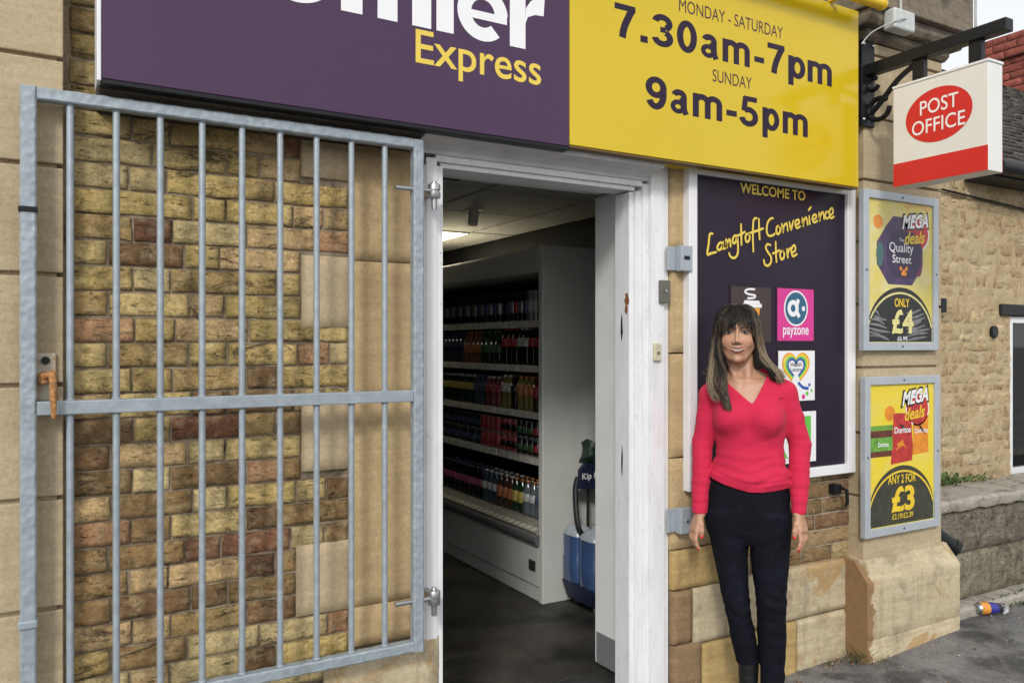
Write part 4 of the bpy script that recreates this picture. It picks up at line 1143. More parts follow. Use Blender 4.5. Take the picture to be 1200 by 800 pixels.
for k in range(24):
    y = CY0+0.08+k*0.066
    b = MB(); b.add([(CX-0.006, y, 0.3960), (CX+0.028, y, 0.4075), (CX+0.028, y+0.052, 0.4075), (CX-0.006, y+0.052, 0.3960)], [(0, 1, 2, 3)])
    part('price_ticket', b, DTICK, dk)
TICKET = plain('printed price ticket', (0.72, 0.71, 0.62), 0.5, var=0.4, scale=60)
SH = [1.598, 1.328, 1.049, 0.777]
for i, z in enumerate(SH):
    b = MB(); b.box(CX+0.125, 2.98, CY0+0.0495, CY1, z-0.022, z); sh = part('shelf', b, CH_W, ch)
    b = MB()
    for (a, e) in ((CY0+0.05, 1.93), (1.945, CY1)): b.box(CX+0.112, CX+0.1245, a, e, z-0.036, z+0.006)
    rl = part('price_rail', b, CH_R, ch, bevel=0.002)
    yy = CY0+0.06; q_ = random.Random(i)
    while yy < 2.7:
        w_ = q_.uniform(0.035, 0.06)
        if q_.random() < 0.7:
            b = MB(); b.add([(CX+0.1108, yy, z-0.033), (CX+0.1108, yy+w_, z-0.033), (CX+0.1108, yy+w_, z+0.003), (CX+0.1108, yy, z+0.003)], [(0, 1, 2, 3)])
            part('price_ticket', b, TICKET, rl)
        yy += w_+q_.uniform(0.004, 0.03)
# shelf things are set back: the rails sit at x = CX + 0.112
def stock(name, prof, mis, mats, n=12):
    me_b = MB(); me_b.lathe(prof, (0, 0, 0), n, mis)
    me = me_b.mesh(name); me.polygons.foreach_set('material_index', me_b.m)
    for m_ in mats: me.materials.append(m_)
    me.polygons.foreach_set('use_smooth', [True]*len(me.polygons))
    return me
def liquid(name, col, rough=0.12): return plain(name, tuple(0.6*(0.75*c+0.25*sum(col)/3) for c in col), rough, var=0.05, coat=0.4)
_plain = plain
def dimlab(name, col, *a, **k): return _plain(name, tuple(0.85*(0.8*c+0.2*sum(col)/3) for c in col), *a, **k)
COLA = liquid('cola', (0.010, 0.005, 0.004)); GREENP = liquid('green bottle', (0.015, 0.06, 0.02)); ORANGEP = liquid('orange drink', (0.30, 0.10, 0.01)); CLEAR = liquid('clear water bottle', (0.16, 0.20, 0.24), 0.08)
PINKP = liquid('pink drink', (0.30, 0.04, 0.08)); YELP = liquid('yellow drink', (0.28, 0.22, 0.03)); BLUEP = liquid('blue drink', (0.04, 0.08, 0.13)); BRNP = liquid('brown drink', (0.09, 0.035, 0.015))
L_RED = dimlab('red label', (0.38, 0.02, 0.025), 0.4); L_WHITE = dimlab('white label', (0.50, 0.50, 0.48), 0.4); L_SILV = dimlab('silver label', (0.35, 0.36, 0.38), 0.3, metal=0.5)
L_ORG = dimlab('orange label', (0.48, 0.15, 0.02), 0.4); L_GRN = dimlab('green label', (0.05, 0.14, 0.05), 0.4); L_BLU = dimlab('blue label', (0.05, 0.08, 0.17), 0.4); L_PNK = dimlab('pink label', (0.42, 0.06, 0.16), 0.4); L_YEL = dimlab('yellow label', (0.50, 0.38, 0.04), 0.4)
CAP_W = dimlab('white cap', (0.5, 0.5, 0.5), 0.4); CAP_R = L_RED; CAP_B = V_BLACK; CAP_G = L_GRN; CAP_O = L_ORG; CAP_BL = L_BLU
def bottle(name, h, r, liq, lab, cap, lz=(0.50, 0.72)):
    prof = [(r*0.82, 0), (r, 0.012*h/0.2), (r*0.97, h*0.22), (r, h*lz[0]-0.001), (r*1.02, h*lz[0]), (r*1.02, h*lz[1]), (r*0.96, h*lz[1]+0.001), (r*0.72, h*0.83), (r*0.40, h*0.915), (r*0.38, h*0.93), (r*0.45, h*0.931), (r*0.45, h*0.995), (r*0.36, h)]
    mis = [0, 0, 0, 0, 1, 1, 0, 0, 0, 2, 2, 2]
    return stock(name, prof, mis, [liq, lab, cap])
def can(name, h, r, body, band):
    prof = [(r*0.74, 0), (r*0.98, 0.008), (r, 0.012), (r, h*0.30), (r*1.003, h*0.301), (r*1.003, h*0.68), (r, h*0.681), (r, h-0.016), (r*0.84, h-0.002), (r*0.84, h), (r*0.78, h-0.003)]
    return stock(name, prof, [2, 2, 0, 0, 1, 1, 0, 0, 2, 2], [body, band, L_SILV])
def put(me, name, x, y, z, label, group):
    o = bpy.data.objects.new(name, me); C.objects.link(o); o.location = (x+random.uniform(-.003, .003), y+random.uniform(-.002, .002), z)
    o.rotation_euler.z = random.uniform(0, 6)
    tag(o, label, 'can' if 'can' in name else 'bottle', group)
    return o
random.seed(21)
FX = CX+0.158
ALU_DK = plain('black can', (0.012, 0.012, 0.014), 0.3, metal=0.4)
C_SLIM = [can('slim', 0.19, 0.026, b_, l_) for b_, l_ in ((ALU_DK, L_SILV), (ALU_DK, L_BLU), (L_SILV, L_WHITE), (ALU_DK, L_RED))]
def run(shelf, y0, y1, step, meshes, name, label, group, rows=2, zoff=0.0):
    n = int((y1-y0)/step+0.5)
    for k in range(n):
        me = meshes[k % len(meshes)] if len(meshes) < 4 else random.choice(meshes)
        for r in range(rows if y0+step*k < 2.7 else 1):
            put(me, name, FX+r*(step+0.003), y0+step*(k+0.5), shelf+zoff, label if r == 0 else label.replace('front row', 'second row'), group)
# top shelf: slim cans and small bottles
run(SH[0]+0.001, 1.255, 1.43, 0.056, C_SLIM[2:3], 'slim_can', 'pale slim can, front row of the top chiller shelf nearest the door', 'slim cans on the top chiller shelf')
run(SH[0]+0.001, 1.43, 1.87, 0.056, C_SLIM, 'slim_can', 'dark slim can, front row midway along the top chiller shelf', 'slim cans on the top chiller shelf')
run(SH[0]+0.001, 1.95, 3.85, 0.056, C_SLIM[:2], 'slim_can', 'black slim can, front row at the far end of the top chiller shelf', 'slim cans on the top chiller shelf')
# second shelf: cola to the right, green and orange bottles to the left
B1 = bottle('cola', 0.236, 0.0325, COLA, L_RED, CAP_R); B2 = bottle('cola', 0.236, 0.0325, COLA, L_SILV, CAP_B); B2b = bottle('cola', 0.236, 0.0325, COLA, L_WHITE, CAP_W)
run(SH[1]+0.001, 1.255, 1.39, 0.066, [B2], 'drink_bottle', 'cola bottle with silver label, front row of the second shelf by the white end panel', 'cola bottles on the second chiller shelf')
run(SH[1]+0.001, 1.39, 1.59, 0.066, [B1], 'drink_bottle', 'cola bottle with red label, front row of the second shelf beside the silver labels', 'cola bottles on the second chiller shelf')
run(SH[1]+0.001, 1.59, 1.72, 0.066, [B2b], 'drink_bottle', 'cola bottle with white label, front row of the second shelf', 'cola bottles on the second chiller shelf')
run(SH[1]+0.001, 1.72, 1.92, 0.066, [B1], 'drink_bottle', 'cola bottle with red label, front row of the second shelf at its mid joint', 'cola bottles on the second chiller shelf')
B3 = bottle('lime', 0.222, 0.032, GREENP, L_GRN, CAP_G, (0.35, 0.6)); B4 = bottle('orange', 0.222, 0.032, ORANGEP, L_ORG, CAP_O, (0.35, 0.6))
run(SH[1]+0.001, 1.95, 2.21, 0.065, [B3], 'drink_bottle', 'green drinks bottle, front row at the far half of the second shelf', 'fizzy drinks bottles on the second chiller shelf')
run(SH[1]+0.001, 2.21, 2.47, 0.065, [B4], 'drink_bottle', 'orange drinks bottle, front row at the far half of the second shelf', 'fizzy drinks bottles on the second chiller shelf')
run(SH[1]+0.001, 2.47, 3.85, 0.065, [bottle('blue', 0.222, 0.032, BLUEP, L_BLU, CAP_BL)], 'drink_bottle', 'blue drinks bottle, front row at the far end of the second shelf', 'fizzy drinks bottles on the second chiller shelf')
# third shelf
for (a, e, me, lab) in ((1.255, 1.40, bottle('x', 0.215, 0.031, PINKP, L_PNK, CAP_W, (0.4, 0.7)), 'pink drinks bottle'),
                        (1.40, 1.53, bottle('x', 0.222, 0.032, BRNP, L_RED, CAP_R, (0.4, 0.7)), 'brown drinks bottle with red label'),
                        (1.53, 1.73, bottle('x', 0.215, 0.031, YELP, L_ORG, CAP_O, (0.45, 0.75)), 'yellow drinks bottle with orange label'),
                        (1.73, 1.80, bottle('x', 0.215, 0.031, COLA, CAP_B, CAP_B), 'black drinks bottle'),
                        (1.80, 1.92, bottle('x', 0.215, 0.031, YELP, L_WHITE, CAP_W, (0.5, 0.75)), 'yellow drinks bottle with white label'),
                        (1.95, 2.12, bottle('x', 0.20, 0.031, PINKP, L_RED, CAP_W), 'dark pink drinks bottle'),
                        (2.12, 2.30, bottle('x', 0.20, 0.031, BLUEP, L_BLU, CAP_BL), 'blue drinks bottle'),
                        (2.30, 3.85, bottle('x', 0.20, 0.031, GREENP, L_YEL, CAP_W), 'green drinks bottle with yellow label')):
    run(SH[2]+0.001, a, e, 0.0655, [me], 'drink_bottle', lab+', front row of the third chiller shelf', 'drinks bottles on the third chiller shelf')
# fourth shelf: cans stacked two high
for (a, e, me, lab) in ((1.255, 1.33, can('y', 0.105, 0.031, L_ORG, L_WHITE), 'orange and white can'),
                        (1.33, 1.40, can('y', 0.105, 0.031, ALU_DK, L_SILV), 'black and silver can'),
                        (1.40, 1.53, can('y', 0.105, 0.031, ALU_DK, L_RED), 'black can with red band'),
                        (1.53, 1.73, can('y', 0.105, 0.031, ALU_DK, L_GRN), 'black can with green band'),
                        (1.73, 1.92, can('y', 0.105, 0.031, L_RED, ALU_DK), 'red can with black band'),
                        (1.95, 2.20, can('y', 0.105, 0.031, L_RED, L_RED), 'plain red can'),
                        (2.20, 3.85, can('y', 0.105, 0.031, ALU_DK, L_BLU), 'black can with blue band')):
    for lvl, nm in ((0, 'lower'), (1, 'upper')):
        run(SH[3]+0.001, a, e, 0.0655, [me], 'drinks_can', lab+', %s layer on the fourth chiller shelf' % nm, 'stacked cans on the fourth chiller shelf', rows=1, zoff=0.1055*lvl)
# bottom deck: water and juice
FX = CX+0.13
for (a, e, me, lab) in ((1.255, 1.46, bottle('z', 0.205, 0.033, CLEAR, L_BLU, CAP_BL, (0.4, 0.6)), 'clear water bottle with blue label'),
                        (1.46, 1.60, bottle('z', 0.205, 0.033, CLEAR, L_WHITE, CAP_O, (0.4, 0.62)), 'clear water bottle with pale label'),
                        (1.60, 1.73, bottle('z', 0.205, 0.033, GREENP, L_YEL, CAP_O, (0.3, 0.62)), 'green juice bottle with yellow label'),
                        (1.73, 1.93, bottle('z', 0.205, 0.033, BRNP, L_ORG, CAP_W, (0.3, 0.62)), 'brown juice bottle with orange label'),
                        (1.93, 2.13, bottle('z', 0.205, 0.033, BLUEP, L_WHITE, CAP_W, (0.4, 0.62)), 'blue bottle with pale label'),
                        (2.13, 3.85, bottle('z', 0.205, 0.033, COLA, L_PNK, CAP_BL, (0.4, 0.62)), 'dark bottle with pink label')):
    run(0.4285, a, e, 0.069, [me], 'drink_bottle', lab+', front row of the bottom chiller deck', 'bottles on the bottom chiller deck')

# ceiling fittings
cl = thing('ceiling_light', (2.6, 3.57, 2.34), 'lit square ceiling panel above the chiller', 'lamp')
m, nt, bs = new_mat('lit diffuser'); bs.inputs['Base Color'].default_value = (0.8, 0.78, 0.7, 1)
bs.inputs['Emission Color'].default_value = (1.0, 0.86, 0.62, 1); bs.inputs['Emission Strength'].default_value = 8.0
b = MB(); b.box(2.175, 2.885, 3.085, 3.785, 2.338, 2.346); part('diffuser', b, m, cl)
b = MB()
for r_ in ((2.165, 2.175, 3.075, 3.795), (2.885, 2.895, 3.075, 3.795), (2.175, 2.885, 3.075, 3.085), (2.175, 2.885, 3.785, 3.795)): b.box(r_[0], r_[1], r_[2], r_[3], 2.336, 2.352)
part('frame', b, CH_W, cl)
sp = thing('spotlight', (2.30, 1.98, 2.346), 'pale cylinder spotlight hanging from the shop ceiling', 'lamp')
SPM = plain('cream plastic', (0.75, 0.72, 0.62), 0.5)
b = MB(); b.tube([(2.395, 2.03, 2.330), (2.38, 2.02, 2.235)], [0.034, 0.032], 16); part('housing', b, SPM, sp, auto=True)
b = MB(); b.tube([(2.415, 2.06, 2.346), (2.413, 2.055, 2.26)], 0.014, 10); b.box(2.36, 2.46, 2.0, 2.1, 2.336, 2.346); part('mount', b, SPM, sp)
vt = thing('ceiling_vent', (1.75, 1.10, 2.346), 'dark flat vent plate on the ceiling just inside the door', 'vent')
b = MB(); b.box(1.60, 1.88, 1.05, 1.20, 2.325, 2.346); part('plate', b, CH_D, vt, bevel=0.004)
b = MB()
for k in range(5): b.box(1.62, 1.86, 1.065+0.027*k, 1.078+0.027*k, 2.321, 2.3245)
part('slats', b, GRID, vt)

# trolley of blue jugs, half hidden by the door leaf
tx, ty = 2.645, 1.0
tr = thing('display_trolley', (tx, ty, 0.0), 'dark wheeled display trolley with a tall handle behind the open door', 'trolley')
NAVY = plain('navy plastic', (0.012, 0.016, 0.04), 0.4); BLK = plain('black plastic', (0.012, 0.012, 0.013), 0.45)
b = MB(); b.xprism([(ty-0.11, 0.055), (ty+0.10, 0.055), (ty+0.165, 0.145), (ty-0.15, 0.145)], tx-0.145, tx+0.30)
part('base', b, NAVY, tr, bevel=0.012)
for (wx, wy) in ((tx-0.06, ty-0.08), (tx-0.06, ty+0.11), (tx+0.25, ty-0.08), (tx+0.25, ty+0.11)):
    b = MB(); b.tube([(wx-0.014, wy, 0.034), (wx+0.014, wy, 0.034)], 0.034, 20)
    w = part('wheel', b, plain('grey castor', (0.25, 0.24, 0.22), 0.5) if wx < tx and wy < ty else BLK, tr, auto=True)
    b = MB(); b.box(wx-0.022, wx+0.022, wy-0.012, wy+0.02, 0.052, 0.06); b.box(wx-0.022, wx-0.017, wy-0.012, wy+0.012, 0.03, 0.0515); b.box(wx+0.017, wx+0.022, wy-0.012, wy+0.012, 0.03, 0.0515); part('fork', b, BLK, w)
hx = tx-0.115
b = MB(); b.tube(spline([(hx+0.06, ty+0.005, 0.14), (hx+0.05, ty+0.005, 0.36), (hx-0.015, ty+0.01, 0.46), (hx+0.005, ty+0.07, 0.64), (hx+0.03, ty+0.08, 0.72)], 6), 0.015, 10)
b.tube([(hx+0.105, ty+0.09, 0.14), (hx+0.105, ty+0.09, 0.70)], 0.008, 8)
part('handle', b, BLK, tr, auto=True)
b = MB(); b.add([], []); b.prism([(hx+0.015, 0.66), (hx+0.20, 0.64), (hx+0.20, 0.79), (hx+0.06, 0.80), (hx+0.02, 0.765)], ty+0.045, ty+0.07); hd = part('header_board', b, NAVY, tr, bevel=0.006)
part('lettering', text_mb('Kip Free', hx+0.035, hx+0.20, 0.700, 0.745, ty+0.0435, 0.01), WHITE_L, hd)
b = MB(); b.lathe([(0.03, 0.0), (0.060, 0.015), (0.066, 0.05), (0.052, 0.085), (0.045, 0.11), (0.02, 0.135), (0.006, 0.14)], (hx+0.125, ty+0.085, 0.785), 18)
b.v = [(p[0]+0.012*math.sin(p[2]*60+p[1]*40), p[1]+0.010*math.sin(p[2]*45+p[0]*50), p[2]+0.012*math.sin(p[0]*70)) for p in b.v]
gb = part('green_sack', b, plain('dark green bag', (0.010, 0.028, 0.018), 0.5, var=0.3, scale=20, bmp=0.4, bscale=30), None, auto=True)
tag(gb, 'dark green bag perched on top of the display trolley', 'bag'); gb.name = 'bag'
JUG = plain('blue screen wash', (0.045, 0.085, 0.20), 0.18, var=0.06, scale=6, coat=0.4); JUGT = plain('pale translucent plastic', (0.34, 0.38, 0.42), 0.25)
def jug(x, y, z, label, h=0.255):
    t = thing('fluid_jug', (x, y, z), label, 'jug', 'blue fluid jugs on the display trolley')
    def sq(rx, ry, zz, n=16):
        out = []
        for k in range(n):
            a = 2*math.pi*(k+0.5)/n; c, s_ = math.cos(a), math.sin(a)
            out.append((x+rx*math.copysign(abs(c)**0.45, c), y+ry*math.copysign(abs(s_)**0.45, s_), z+zz))
        return out
    def loft(rings):
        b = MB(); vs = [p for r in rings for p in r]; n = 16; fs = []
        for i in range(len(rings)-1):
            for k in range(n): fs.append((i*n+k, i*n+(k+1) % n, (i+1)*n+(k+1) % n, (i+1)*n+k))
        fs.append(tuple(range(n-1, -1, -1))); fs.append(tuple((len(rings)-1)*n+k for k in range(n)))
        b.add(vs, fs); return b
    part('body', loft([sq(0.064, 0.072, 0), sq(0.069, 0.078, 0.012), sq(0.070, 0.079, h*0.5), sq(0.066, 0.075, h*0.55), sq(0.067, 0.076, h*0.85), sq(0.066, 0.075, h)]), JUG, t, auto=True)
    part('shoulder', loft([sq(0.066, 0.075, h+0.001), sq(0.060, 0.068, h+0.025), sq(0.035, 0.045, h+0.05), sq(0.018, 0.018, h+0.058)]), JUGT, t, auto=True)
    b = MB(); b.tube([(x, y, z+h+0.058), (x, y, z+h+0.082)], 0.019, 14); part('cap', b, JUGT, t, auto=True)
jug(tx-0.078, ty-0.075, 0.1465, 'blue screen wash jug at the outer corner of the trolley')
jug(tx+0.065, ty-0.075, 0.1465, 'blue screen wash jug against the door leaf')
jug(tx-0.078, ty+0.085, 0.1465, 'blue screen wash jug in the back row of the trolley')
t = thing('cloth', (tx+0.05, ty-0.06, 0.516), 'white and yellow packet lying on top of the jugs', 'packet')
b = MB(); b.lathe([(0.015, 0), (0.055, 0.006), (0.062, 0.022), (0.045, 0.038), (0.012, 0.042)], (tx+0.0, ty-0.075, 0.482), 12); t.name = 'packet'
part('wrapper', b, plain('white film', (0.5, 0.5, 0.48), 0.4, bmp=0.6, bscale=40), t, auto=True)
b = MB(); b.lathe([(0.012, 0), (0.034, 0.004), (0.036, 0.02), (0.012, 0.028)], (tx+0.008, ty-0.085, 0.514), 12); part('yellow_label', b, L_YEL, t, auto=True)

# ---------------------------------------------------------------- garden wall, cottage, plants, litter on the right
ROUGH = mat_blocks('dirty garden wall stone', dirt=(0.035, 0.032, 0.026), dirt_amt=0.95, light=(0.36, 0.33, 0.27), bstr=0.9, fine=70)
gw = thing('garden_wall', (5.0, 0.1, 0.0), 'low lichen stained garden wall with a concrete coping right of the pier', 'wall')
random.seed(33)
bl = []
for (z0, z1) in ((0.045, 0.30), (0.304, 0.545)):
    x = 4.0
    while x < 8.5:
        w = random.uniform(0.45, 0.85); k = random.uniform(0.7, 1.1)
        bl.append((x+0.003, x+w-0.003, z0+0.002, z1, tuple(c*k for c in ((0.17, 0.15, 0.115) if z0 > 0.2 else (0.21, 0.185, 0.13))))); x += w
link('wall_face', blocks_mesh('wall_face', bl, 0.0, relief=0.016, edge=0.02, rough=0.009, res=0.022, wob=0.006, off=tuple(gw.location)), ROUGH, gw, smooth=True)
b = MB(); b.box(4.0, 8.6, 0.006, 0.26, -0.1, 0.54); part('core', b, MORTAR, gw)
CONC = mat_stone('weathered concrete', (0.40, 0.37, 0.32), (0.27, 0.25, 0.21), (0.11, 0.10, 0.085), 0.8, bstr=0.9, blotch=9, stain_amt=0.8)
def slab(x0, x1, y0, y1, z0, z1, seed):
    nx = int((x1-x0)/0.03); ring = []
    vs, fs = [], []
    prof = [(y0+0.008, z0), (y0, z0+0.015), (y0, z1-0.015), (y0+0.014, z1), ((y0+y1)/2, z1+0.008), (y1, z1), (y1, z0)]
    n = len(prof)
    for i in range(nx+1):
        x = x0+(x1-x0)*i/nx
        for (y, z) in prof: vs.append((x, y, z))
    V = np.array(vs); d = fbm(V[:, 0]*10+seed, V[:, 1]*10, V[:, 2]*10, 4)*0.018; V[:, 2] += d*0.6; V[:, 1] += d
    for i in range(nx):
        for k in range(n): fs.append((i*n+k, i*n+(k+1) % n, (i+1)*n+(k+1) % n, (i+1)*n+k))
    fs.append(tuple(range(n-1, -1, -1))); fs.append(tuple(nx*n+k for k in range(n)))
    b = MB(); b.add([tuple(p) for p in V], fs); return b
part('coping', slab(4.05, 8.6, -0.045, 0.27, 0.55, 0.612, 2), CONC, gw, smooth=False, auto=True)
part('footing', slab(4.03, 8.6, -0.105, 0.02, -0.1, 0.045, 9), CONC, gw, auto=True)

dp = thing('drainpipe', (4.12, -0.05, 0.40), 'black drainpipe elbow poking out beside the stone pier', 'pipe')
b = MB(); b.tube(spline([(4.06, -0.028, 0.60), (4.07, -0.03, 0.50), (4.10, -0.055, 0.44), (4.165, -0.10, 0.385)], 6), 0.040, 18); part('elbow', b, IRON, dp, auto=True)
b = MB(); b.tube([(4.158, -0.094, 0.390), (4.176, -0.108, 0.376)], 0.045, 18); part('collar', b, IRON, dp, auto=True)

# cottage
CWY = 0.50
ct_ = thing('cottage', (6.5, CWY, 0.0), 'low rubble stone cottage with slate roof and red brick chimney behind the garden wall', 'cottage')
LC = tuple(ct_.location)
RUB = mat_blocks('lime washed rubble', dirt=(0.20, 0.13, 0.07), dirt_amt=0.5, light=(0.60, 0.49, 0.32), bstr=0.9, fine=130, soot=0.22)
random.seed(44)
bl = []; z = 0.0
while z < 2.62:
    hgt = random.choice((0.055, 0.065, 0.08, 0.09, 0.10)); x = 4.3+random.uniform(0, 0.1)
    while x < 7.6:
        w = random.uniform(0.07, 0.26)
        zz0, zz1 = z+0.005, min(z+hgt-0.005, 2.64)
        inwin = x+w > 5.80 and x < 6.9 and zz1 > 0.55 and zz0 < 1.735
        k = random.uniform(0.80, 1.14)
        col = random.choice(((0.46, 0.35, 0.20), (0.49, 0.38, 0.22), (0.44, 0.325, 0.18), (0.50, 0.40, 0.25), (0.40, 0.28, 0.15)))
        if not inwin: bl.append((x+0.005, x+w-0.005, zz0, zz1, tuple(c*k for c in col)))
        elif x < 5.76: bl.append((x+0.005, 5.80, zz0, zz1, tuple(c*k for c in col)))
        x += w
    z += hgt
wl = link('stone_wall', blocks_mesh('stone_wall', bl, CWY+0.006, relief=0.006, edge=0.012, rough=0.005, res=0.014, wob=0.011, off=LC), RUB, ct_, smooth=True)
LIME = mat_stone('lime pointing', (0.50, 0.40, 0.25), (0.42, 0.32, 0.18), (0.27, 0.18, 0.09), 0.7, bstr=1.0, blotch=9, stain_amt=0.6)
def wallsheet(x0, x1, z0, z1): return sheet_mesh('pointing', x0, x1, z0, z1, CWY+0.002, 0.02, 0.010, seed=12, off=LC)
for r_ in ((4.2, 5.80, -0.05, 2.66), (5.80, 6.9, 1.735, 2.66), (5.80, 6.9, -0.05, 0.55), (6.9, 9.5, -0.05, 2.66)):
    link('pointing', wallsheet(*r_), LIME, wl, smooth=True)
b = MB(); b.box(4.2, 5.79, CWY+0.02, 3.5, -0.05, 2.64); b.box(6.91, 9.5, CWY+0.02, 3.5, -0.05, 2.64); b.box(5.79, 6.91, CWY+0.02, 3.5, 1.74, 2.64); b.box(5.79, 6.91, CWY+0.02, 3.5, -0.05, 0.54); b.box(5.79, 6.91, 2.0, 3.5, 0.54, 1.74)
part('wall_core', b, DARKWALL, ct_)
b = MB(); b.box(5.66, 6.98, CWY-0.025, CWY+0.1, 1.660, 1.738); part('lintel', b, plain('black painted timber', (0.016, 0.015, 0.015), 0.6, bmp=0.4, bscale=30), ct_, bevel=0.006)
wd = MB(); x0, x1, z0, z1 = 5.805, 6.895, 0.555, 1.655
for q_ in ((x0, x0+0.035, z0, z1), (x1-0.035, x1, z0, z1), (x0+.0355, x1-.0355, z0, z0+0.04), (x0+.0355, x1-.0355, z1-0.045, z1), (6.33, 6.37, z0+.0405, z1-.0455)):
    wd.box(q_[0], q_[1], CWY+0.005, CWY+0.06, q_[2], q_[3])
wn_ = part('window', wd, WHITE_F, ct_, bevel=0.003)
m, nt, bs = new_mat('window glass'); bs.inputs['Base Color'].default_value = (0.012, 0.014, 0.015, 1); bs.inputs['Roughness'].default_value = 0.03; bs.inputs['Specular IOR Level'].default_value = 0.6
b = MB(); b.box(x0+0.03, x1-0.03, CWY+0.035, CWY+0.041, z0+0.03, z1-0.03); part('pane', b, m, wn_)
b = MB(); b.box(5.795, 6.9, CWY-0.03, CWY+0.05, 0.50, 0.554); part('sill', b, CONC, ct_, bevel=0.005)
# roof of courses of stone slates
SLATE = mat_blocks('grey stone slate', dirt=(0.03, 0.03, 0.028), dirt_amt=0.8, light=(0.24, 0.23, 0.20), bstr=0.8)
vs, fs, cs = [], [], []
ey, ez, ry, rz = 0.30, 2.60, 1.62, 3.86
nc = 26; slope = Vector((0, ry-ey, rz-ez)); sl = slope.normalized(); nrm = Vector((0, -sl.z, sl.y))
random.seed(9)
for c_ in range(nc):
    p0 = Vector((0, ey, ez))+slope*(c_/nc); p1 = Vector((0, ey, ez))+slope*(min(1.0, (c_+1.25)/nc))
    x = 5.3-random.uniform(0, 0.1)
    while x < 9.4:
        w = random.uniform(0.12, 0.26); t_ = random.uniform(0.016, 0.028); d = random.uniform(-0.008, 0.008)
        lo = p0+sl*d
        a = [lo+nrm*0.030, lo+nrm*(0.030-t_*0.0)+nrm*t_, p1+nrm*0.016, p1]
        n = len(vs)
        for xx in (x+0.003, x+w-0.003):
            for q_ in (lo+nrm*0.006, lo+nrm*(0.010+t_), p1+nrm*0.012, p1-nrm*0.004): vs.append((xx-LC[0], q_.y-LC[1], q_.z-LC[2]))
        fs += [(n, n+4, n+5, n+1), (n+1, n+5, n+6, n+2), (n, n+1, n+2, n+3), (n+4, n+7, n+6, n+5), (n+2, n+6, n+7, n+3), (n+3, n+7, n+4, n)]
        k = random.uniform(0.65, 1.2); cs += [(0.115*k, 0.108*k, 0.095*k)]*8
        x += w
rf = link('roof', np_mesh('roof', vs, fs, np.array(cs)), SLATE, ct_)
b = MB(); b.xprism([(ey+0.02, ez), (ry, rz-0.02), (3.0, ez)], 5.3, 9.4); part('roof_deck', b, DARKWALL, rf)
b = MB(); b.tube([(5.25, 0.285, 2.60), (9.4, 0.285, 2.60)], 0.052, 14); gt = part('gutter', b, IRON, ct_, auto=True)
b = MB(); b.box(5.25, 9.4, 0.31, 0.495, 2.535, 2.59); part('fascia', b, IRON, ct_)
# chimney of red brick with a stepped cap
CHB = mat_blocks('dull red brick', dirt=(0.10, 0.03, 0.02), dirt_amt=0.5, light=(0.42, 0.17, 0.12), bstr=0.5)
random.seed(15)
def chbl(x0, x1, z0, z1):
    out = []; z = z0; row = 0
    while z < z1-0.02:
        x = x0-(0.11 if row % 2 else 0)
        while x < x1-0.02:
            a, e = max(x+0.004, x0), min(x+0.222, x1); k = random.uniform(0.75, 1.15)
            if e-a > 0.03: out.append((a, e, z+0.004, min(z+0.071, z1), (0.27*k, 0.075*k, 0.055*k)))
            x += 0.226
        z += 0.075; row += 1
    return out
cy = 1.50
CX0, CY_B, CDEP = 8.17, 2.02, 1.05
def side_bricks(name, z0, z1, out, parent):
    me = blocks_mesh(name, chbl(0.0, CDEP+out, z0, z1), 0.0, relief=0.006, edge=0.008, rough=0.002, res=0.03)
    for v_ in me.vertices:
        x, y, z = v_.co
        v_.co = (CX0-out+y-LC[0], CY_B+out-x-LC[1], z-LC[2])
    me.flip_normals()
    return link(name, me, CHB, parent, smooth=True)
chm = side_bricks('chimney', 3.45, 4.26, 0.0, ct_)
side_bricks('cap_course', 4.265, 4.42, 0.035, chm)
side_bricks('cap_course', 4.425, 4.50, 0.015, chm)
b = MB(); b.box(CX0+0.004, CX0+0.7, CY_B-CDEP, CY_B, 3.4, 4.499); b.box(CX0-0.031, CX0+0.735, CY_B-CDEP-0.035, CY_B+0.031, 4.263, 4.421)
part('core', b, plain('dark red mortar', (0.14, 0.05, 0.04), 0.9), chm)
b = MB(); b.lathe([(0.15, 0), (0.13, 0.1), (0.12, 0.3), (0.145, 0.33), (0.145, 0.36)], (CX0+0.3, CY_B-0.62, 4.50), 18); part('chimney_pot', b, plain('buff clay pot', (0.42, 0.29, 0.16), 0.8), chm, auto=True)

t = thing('wall_vent', (5.58, CWY, 1.54), 'small black round vent hole in the cottage wall left of the window', 'vent')
b = MB(); b.tube([(5.585, CWY-0.016, 1.545), (5.585, CWY+0.01, 1.545)], 0.042, 18); part('rim', b, IRON, t, auto=True)
b = MB(); b.tube([(5.585, CWY-0.019, 1.545), (5.585, CWY-0.0165, 1.545)], 0.030, 16); part('opening', b, CH_D, t)
t = thing('pipe_bracket', (5.02, CWY, 1.70), 'small black bracket on the cottage wall just past the upper poster', 'bracket')
b = MB(); b.box(4.92, 4.985, CWY-0.05, CWY, 1.665, 1.755); part('clip', b, IRON, t, bevel=0.004)
cb = MB(); cb.tube(spline([(4.3, CWY-0.018, 2.50), (5.0, CWY-0.02, 2.455), (5.5, CWY-0.02, 2.43), (6.2, CWY-0.02, 2.40), (7.5, CWY-0.02, 2.38)], 8), 0.008, 8)
tag(part('cable', cb, IRON, None, auto=True), 'thin black cable clipped along the top of the cottage wall', 'cable')
# soil strip behind the garden wall
b = MB(); b.box(4.0, 8.6, 0.26, 0.51, -0.1, 0.50); tag(part('flower_bed', b, plain('dark soil', (0.04, 0.03, 0.02), 0.95, bmp=0.8, bscale=30)), kind='structure')

